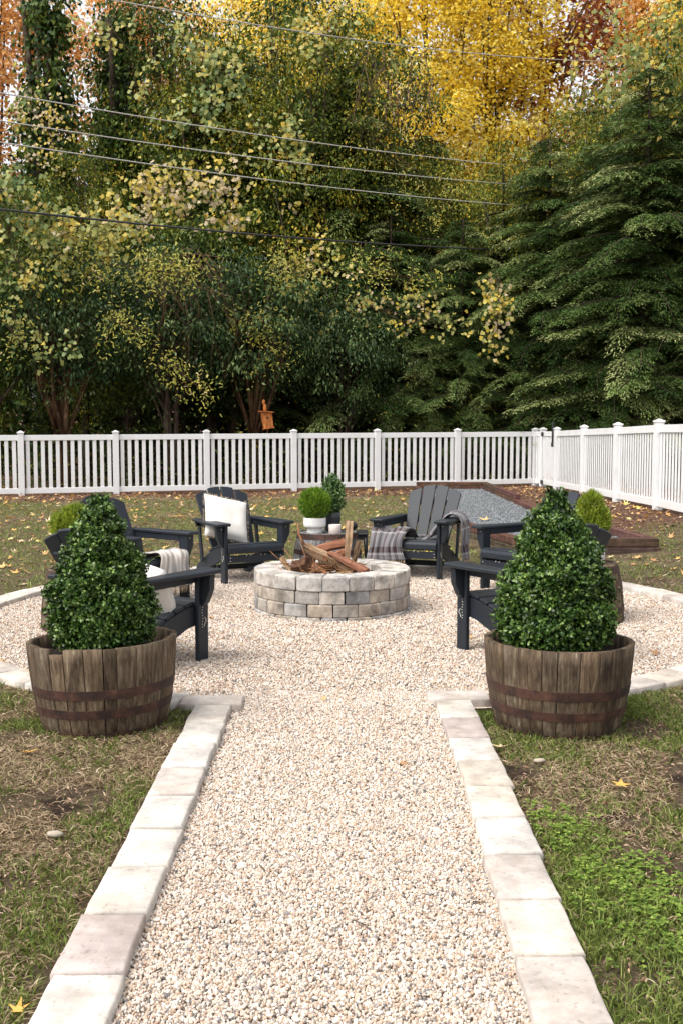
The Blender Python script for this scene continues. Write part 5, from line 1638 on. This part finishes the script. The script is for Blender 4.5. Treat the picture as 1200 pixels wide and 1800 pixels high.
HEART = np.array([(0, 0), (-.10, .30), (.22, .56), (.36, .34), (.72, .42), (1, 0), (.72, -.42), (.36, -.34), (.22, -.56), (-.10, -.30)])
def vine(path, n, spread, size, lab, seed, tm=.5, mat='vine', name='grape_vine', cat='vine', hang=.5, width=.9):
    """leaves hung along a tangle of stems; path in world metres"""
    rng = np.random.default_rng(seed); rd = random.Random(seed)
    p0 = Vector(path[0])
    e = empty(name, tuple(p0), label=lab, cat=cat, group='vines and sprigs hanging in the woods')
    pts = [Vector(p) - p0 for p in path]
    A = Acc()
    for k in range(4):
        A.add(*tube([p + Vector((rd.uniform(-1, 1) * spread * .5, rd.uniform(-.2, .2), rd.uniform(-1, 1) * spread * .4)) for p in pts], [.005] * len(pts), 4))
    seg = rng.integers(0, len(pts) - 1, n) if len(pts) > 1 else np.zeros(n, int)
    ar = np.array([tuple(p) for p in pts])
    n = int(n * (2.4 if mat == 'vine' else 1.5))
    ncl = max(6, n // 11)
    cs = rng.integers(0, len(pts) - 1, ncl); cf = rng.random(ncl)
    C = ar[cs] * (1 - cf)[:, None] + ar[cs + 1] * cf[:, None] + rng.normal(0, 1, (ncl, 3)) * [spread, spread * .45, spread * .8]
    for c in C[::2]: A.add(*tube([tuple(c + [0, 0, .25]), tuple(c + [rd.uniform(-.1, .1), 0, -.1])], [.006, .004], 4))
    pick = rng.integers(0, ncl, n)
    P = C[pick] + rng.normal(0, 1, (n, 3)) * [.15, .08, .19]
    D = unit(np.column_stack([rng.normal(0, .5, n), rng.normal(-.25, .3, n), -np.abs(rng.normal(hang, .35, n))]))
    N = unit(np.column_stack([rng.normal(0, .45, n), -np.ones(n), rng.normal(.35, .4, n)]))
    V, F = leaves(P, D, N, size * (.62 if mat == 'vine' else 1) * rng.uniform(.5, 1.15, n), size * (.62 if mat == 'vine' else 1) * width * rng.uniform(.7, 1.1, n), rng, .10, HEART)
    t = np.clip(rng.normal(tm, .16, ncl)[pick] + rng.normal(0, .13, n), 0, 1)
    link('leaves', fast_mesh('leaves', V, F, M[mat], np.repeat(t, 10)), e)
    link('stems', A.mesh('stems', M['bark']), e, color=(1.3, 1.1, .9))
W = lambda px, py, d: ((px - 603) / 1850 * d, d, 1.33 + (760 - py) / 1850 * d)   # design-time grid: metres per depth
vine([W(330, 90, 27.8), W(400, 120, 27.6), W(390, 200, 27.6), W(340, 230, 27.6)], 170, .42, .23, 'pale green grape vine high on the tall evergreen', 201, .36)
vine([W(200, 60, 28.5), W(240, 110, 28.4), W(265, 190, 28.4)], 50, .40, .22, 'sparse yellow green vine near the top left wire', 202, .55)
vine([W(250, 330, 25.6), (W(300, 345, 25.4)), W(370, 330, 25.6), W(400, 400, 25.6)], 210, .34, .20, 'cream and pale yellow vine over the hollies below the wires', 203, .85)
vine([W(60, 370, 24.0), W(130, 420, 23.8), W(180, 400, 24), W(250, 400, 24.4)], 260, .38, .20, 'golden green vine draped over the far left shrubs', 204, .62)
vine([W(10, 320, 23.0), W(30, 420, 23.0), W(60, 520, 23), W(80, 620, 23)], 130, .35, .19, 'vine with yellow leaves hanging down at the far left', 205, .45)
vine([W(440, 230, 27.0), W(500, 260, 27.0), W(530, 330, 27)], 90, .50, .21, 'scattered pale vine leaves left of centre', 206, .6)
vine([W(500, 480, 26.2), W(560, 470, 26.0), W(600, 560, 26.2)], 70, .42, .18, 'small yellow vine above the bird house', 207, .65)
vine([W(620, 520, 26.2), W(700, 560, 26.0), W(760, 570, 26.0), W(810, 590, 26)], 75, .36, .18, 'loose string of yellow leaves across the middle hemlocks', 208, .72)
vine([W(870, 490, 24.6), W(880, 540, 24.4), W(870, 590, 24.4)], 60, .20, .18, 'short hanging vine of yellow leaves on the corner hemlock', 209, .72)
vine([W(1020, 60, 27.0), W(1100, 110, 26.6), W(1150, 190, 26.6), W(1060, 220, 27)], 260, .55, .22, 'large green and yellow grape vine at the top right', 210, .55)
vine([W(1180, 20, 26), W(1190, 120, 26), W(1195, 200, 26)], 120, .40, .22, 'pale green vine along the upper right edge', 211, .48)
vine([W(930, 220, 28.0), W(1000, 300, 28.0), W(980, 380, 28)], 70, .60, .20, 'thin vine with yellow leaves under the orange tree', 212, .7)
vine([W(640, 30, 27.5), W(560, 90, 27.5), W(600, 150, 27.5)], 90, .60, .20, 'yellow green vine leaves at the top centre', 213, .6)
vine([W(60, 190, 27.6), W(100, 230, 27.4), W(120, 290, 27.4)], 110, .38, .15, 'orange yellow creeper on the ivy wrapped trunk', 214, .9)
for i, (a, n, sp, lab) in enumerate([
        ([W(110, 440, 24), W(200, 470, 23.9), W(280, 480, 24), W(370, 490, 24.4)], 520, .36, 'long band of yellow sprigs across the left hollies'),
        ([W(200, 560, 23.6), W(260, 590, 23.6)], 120, .22, 'low yellow sprig above the second fence panel'),
        ([W(290, 630, 23.9), W(370, 690, 23.9)], 120, .22, 'lowest yellow sprig left of the bird house'),
        ([W(410, 560, 25), W(480, 570, 25), W(500, 640, 25)], 170, .26, 'bright yellow sprigs above the bird house'),
        ([W(480, 480, 25.4), W(560, 480, 25.4)], 150, .26, 'pale yellow sprigs in the centre left hollies'),
        ([W(20, 560, 23), W(60, 620, 23)], 70, .26, 'few yellow leaves low at the left edge'),
        ([W(640, 480, 26), W(740, 500, 26)], 160, .30, 'buff coloured sprigs on the middle hemlocks'),
        ([W(700, 720, 27), W(900, 710, 27)], 160, .40, 'dim yellow weeds behind the fence near the corner'),
        ([W(620, 240, 28), W(760, 330, 28), W(800, 380, 28)], 260, .70, 'gold green sprigs under the bright yellow trees'),
        ([W(1050, 690, 26), W(1180, 680, 26)], 120, .35, 'dim yellow weeds behind the side fence')]):
    vine(a, int(n * 1.5), sp, .092, lab, 300 + i, .5, 'ylwsprig', 'yellow_sprigs', 'sprigs', .25, .34)

# bare tangled stems
def tangle():
    rd = random.Random(5)
    A = Acc()
    for k in range(46):
        a = Vector(W(rd.uniform(250, 380), rd.uniform(440, 520), rd.uniform(24.3, 25)))
        q = a + Vector((rd.uniform(-.5, 1.0), rd.uniform(-.2, .3), -rd.uniform(.4, 2.4)))
        m = (a + q) / 2 + Vector((rd.uniform(.1, .5), 0, rd.uniform(0, .35)))
        A.add(*tube([a, m, q], [.010, .009, .005], 4))
    for k in range(26):
        a = Vector(W(rd.uniform(620, 760), rd.uniform(100, 200), rd.uniform(27.0, 28)))
        q = a + Vector((rd.uniform(-.5, .5), rd.uniform(-.2, .3), -rd.uniform(.6, 2.0)))
        A.add(*tube([a, (a + q) / 2 + Vector((rd.uniform(-.3, .3), 0, 0)), q], [.012, .010, .005], 4))
    o = link('bare_stems', A.mesh('bare_stems', M['bark']), color=(1.9, 1.6, 1.3)); tag(o, 'tangle of thin bare tan stems in front of the hollies', 'stems', kind='stuff')
tangle()

# ------------------------------------------------------------------ overhead wires
def wire(p, q, r, mat, lab, sag=.35):
    r *= .75
    p, q = Vector(p), Vector(q)
    pts = []
    for i in range(25):
        f = -.6 + 2.4 * i / 24
        v = p.lerp(q, f); v.z -= 0
        v.z += sag * ((f - .5) ** 2 * 4 - 1) * .25
        pts.append(v)
    V, F = tube(pts, [r] * 25, 6)
    o = link('overhead_wire', pymesh('overhead_wire', [v - p for v in V], F, M[mat], True), loc=p); tag(o, lab, 'wire', 'overhead wires crossing the woods')
wire((-3.66, 17.5, 8.26), (3.87, 27.3, 10.80), .0135, 'wire', 'topmost pale overhead wire')
wire((-5.53, 17.5, 6.81), (3.61, 27.3, 8.15), .0135, 'wire', 'second pale overhead wire from the top')
wire((-5.54, 17.5, 6.37), (3.61, 27.3, 7.67), .0135, 'wire', 'third pale overhead wire from the top')
wire((-5.54, 17.5, 6.03), (3.91, 27.3, 7.13), .0135, 'wire', 'lowest pale overhead wire, just above the black cable')
wire((-5.57, 17.5, 4.96), (3.78, 27.3, 5.99), .024, 'cable', 'thick black overhead cable below the pale wires')

# ------------------------------------------------------------------ bird house beyond the fence
def birdhouse():
    e = empty('bird_house', (-1.70, 24.6, 1.46), R(12), label='tilted weathered wooden bird house on a thin stake behind the fence', cat='bird house')
    tl = Matrix.Rotation(R(-9), 4, 'Y')
    def part(nm, bm):
        bm.transform(tl); link(nm, bm_mesh(nm, bm, M['nestwood']), e)
    part('box', prism_bm([(-.11, -.02), (.11, -.02), (.12, .30), (-.12, .36)], .22, .004, 'y', 0))
    part('roof', prism_bm([(-.16, .375), (.16, .300), (.165, .322), (-.155, .397)], .30, .003, 'y', -.01))
    part('base', box_bm(.26, .25, .02, (0, 0, -.035), .003))
    bm = bmesh.new(); bmesh.ops.create_cone(bm, segments=16, radius1=.028, radius2=.028, depth=.006, cap_ends=True, matrix=Matrix.Translation((0, -.113, .21)) @ Matrix.Rotation(R(90), 4, 'X'))
    bm.transform(tl); link('entry_hole', bm_mesh('entry_hole', bm, M['black']), e)  # flat black disc painting the dark inside of the hole
    part('finial', prism_bm([(-.05, .385), (.02, .37), (.03, .50), (.0, .56), (.03, .60), (-.01, .65), (-.05, .58), (-.03, .50)], .06, .006, 'y', 0))
    V, F = tube([(0, .13, -1.5), (0, .13, .3)], [.014, .012], 6)
    link('stake', pymesh('stake', V, F, M['nestwood'], True), e)
birdhouse()
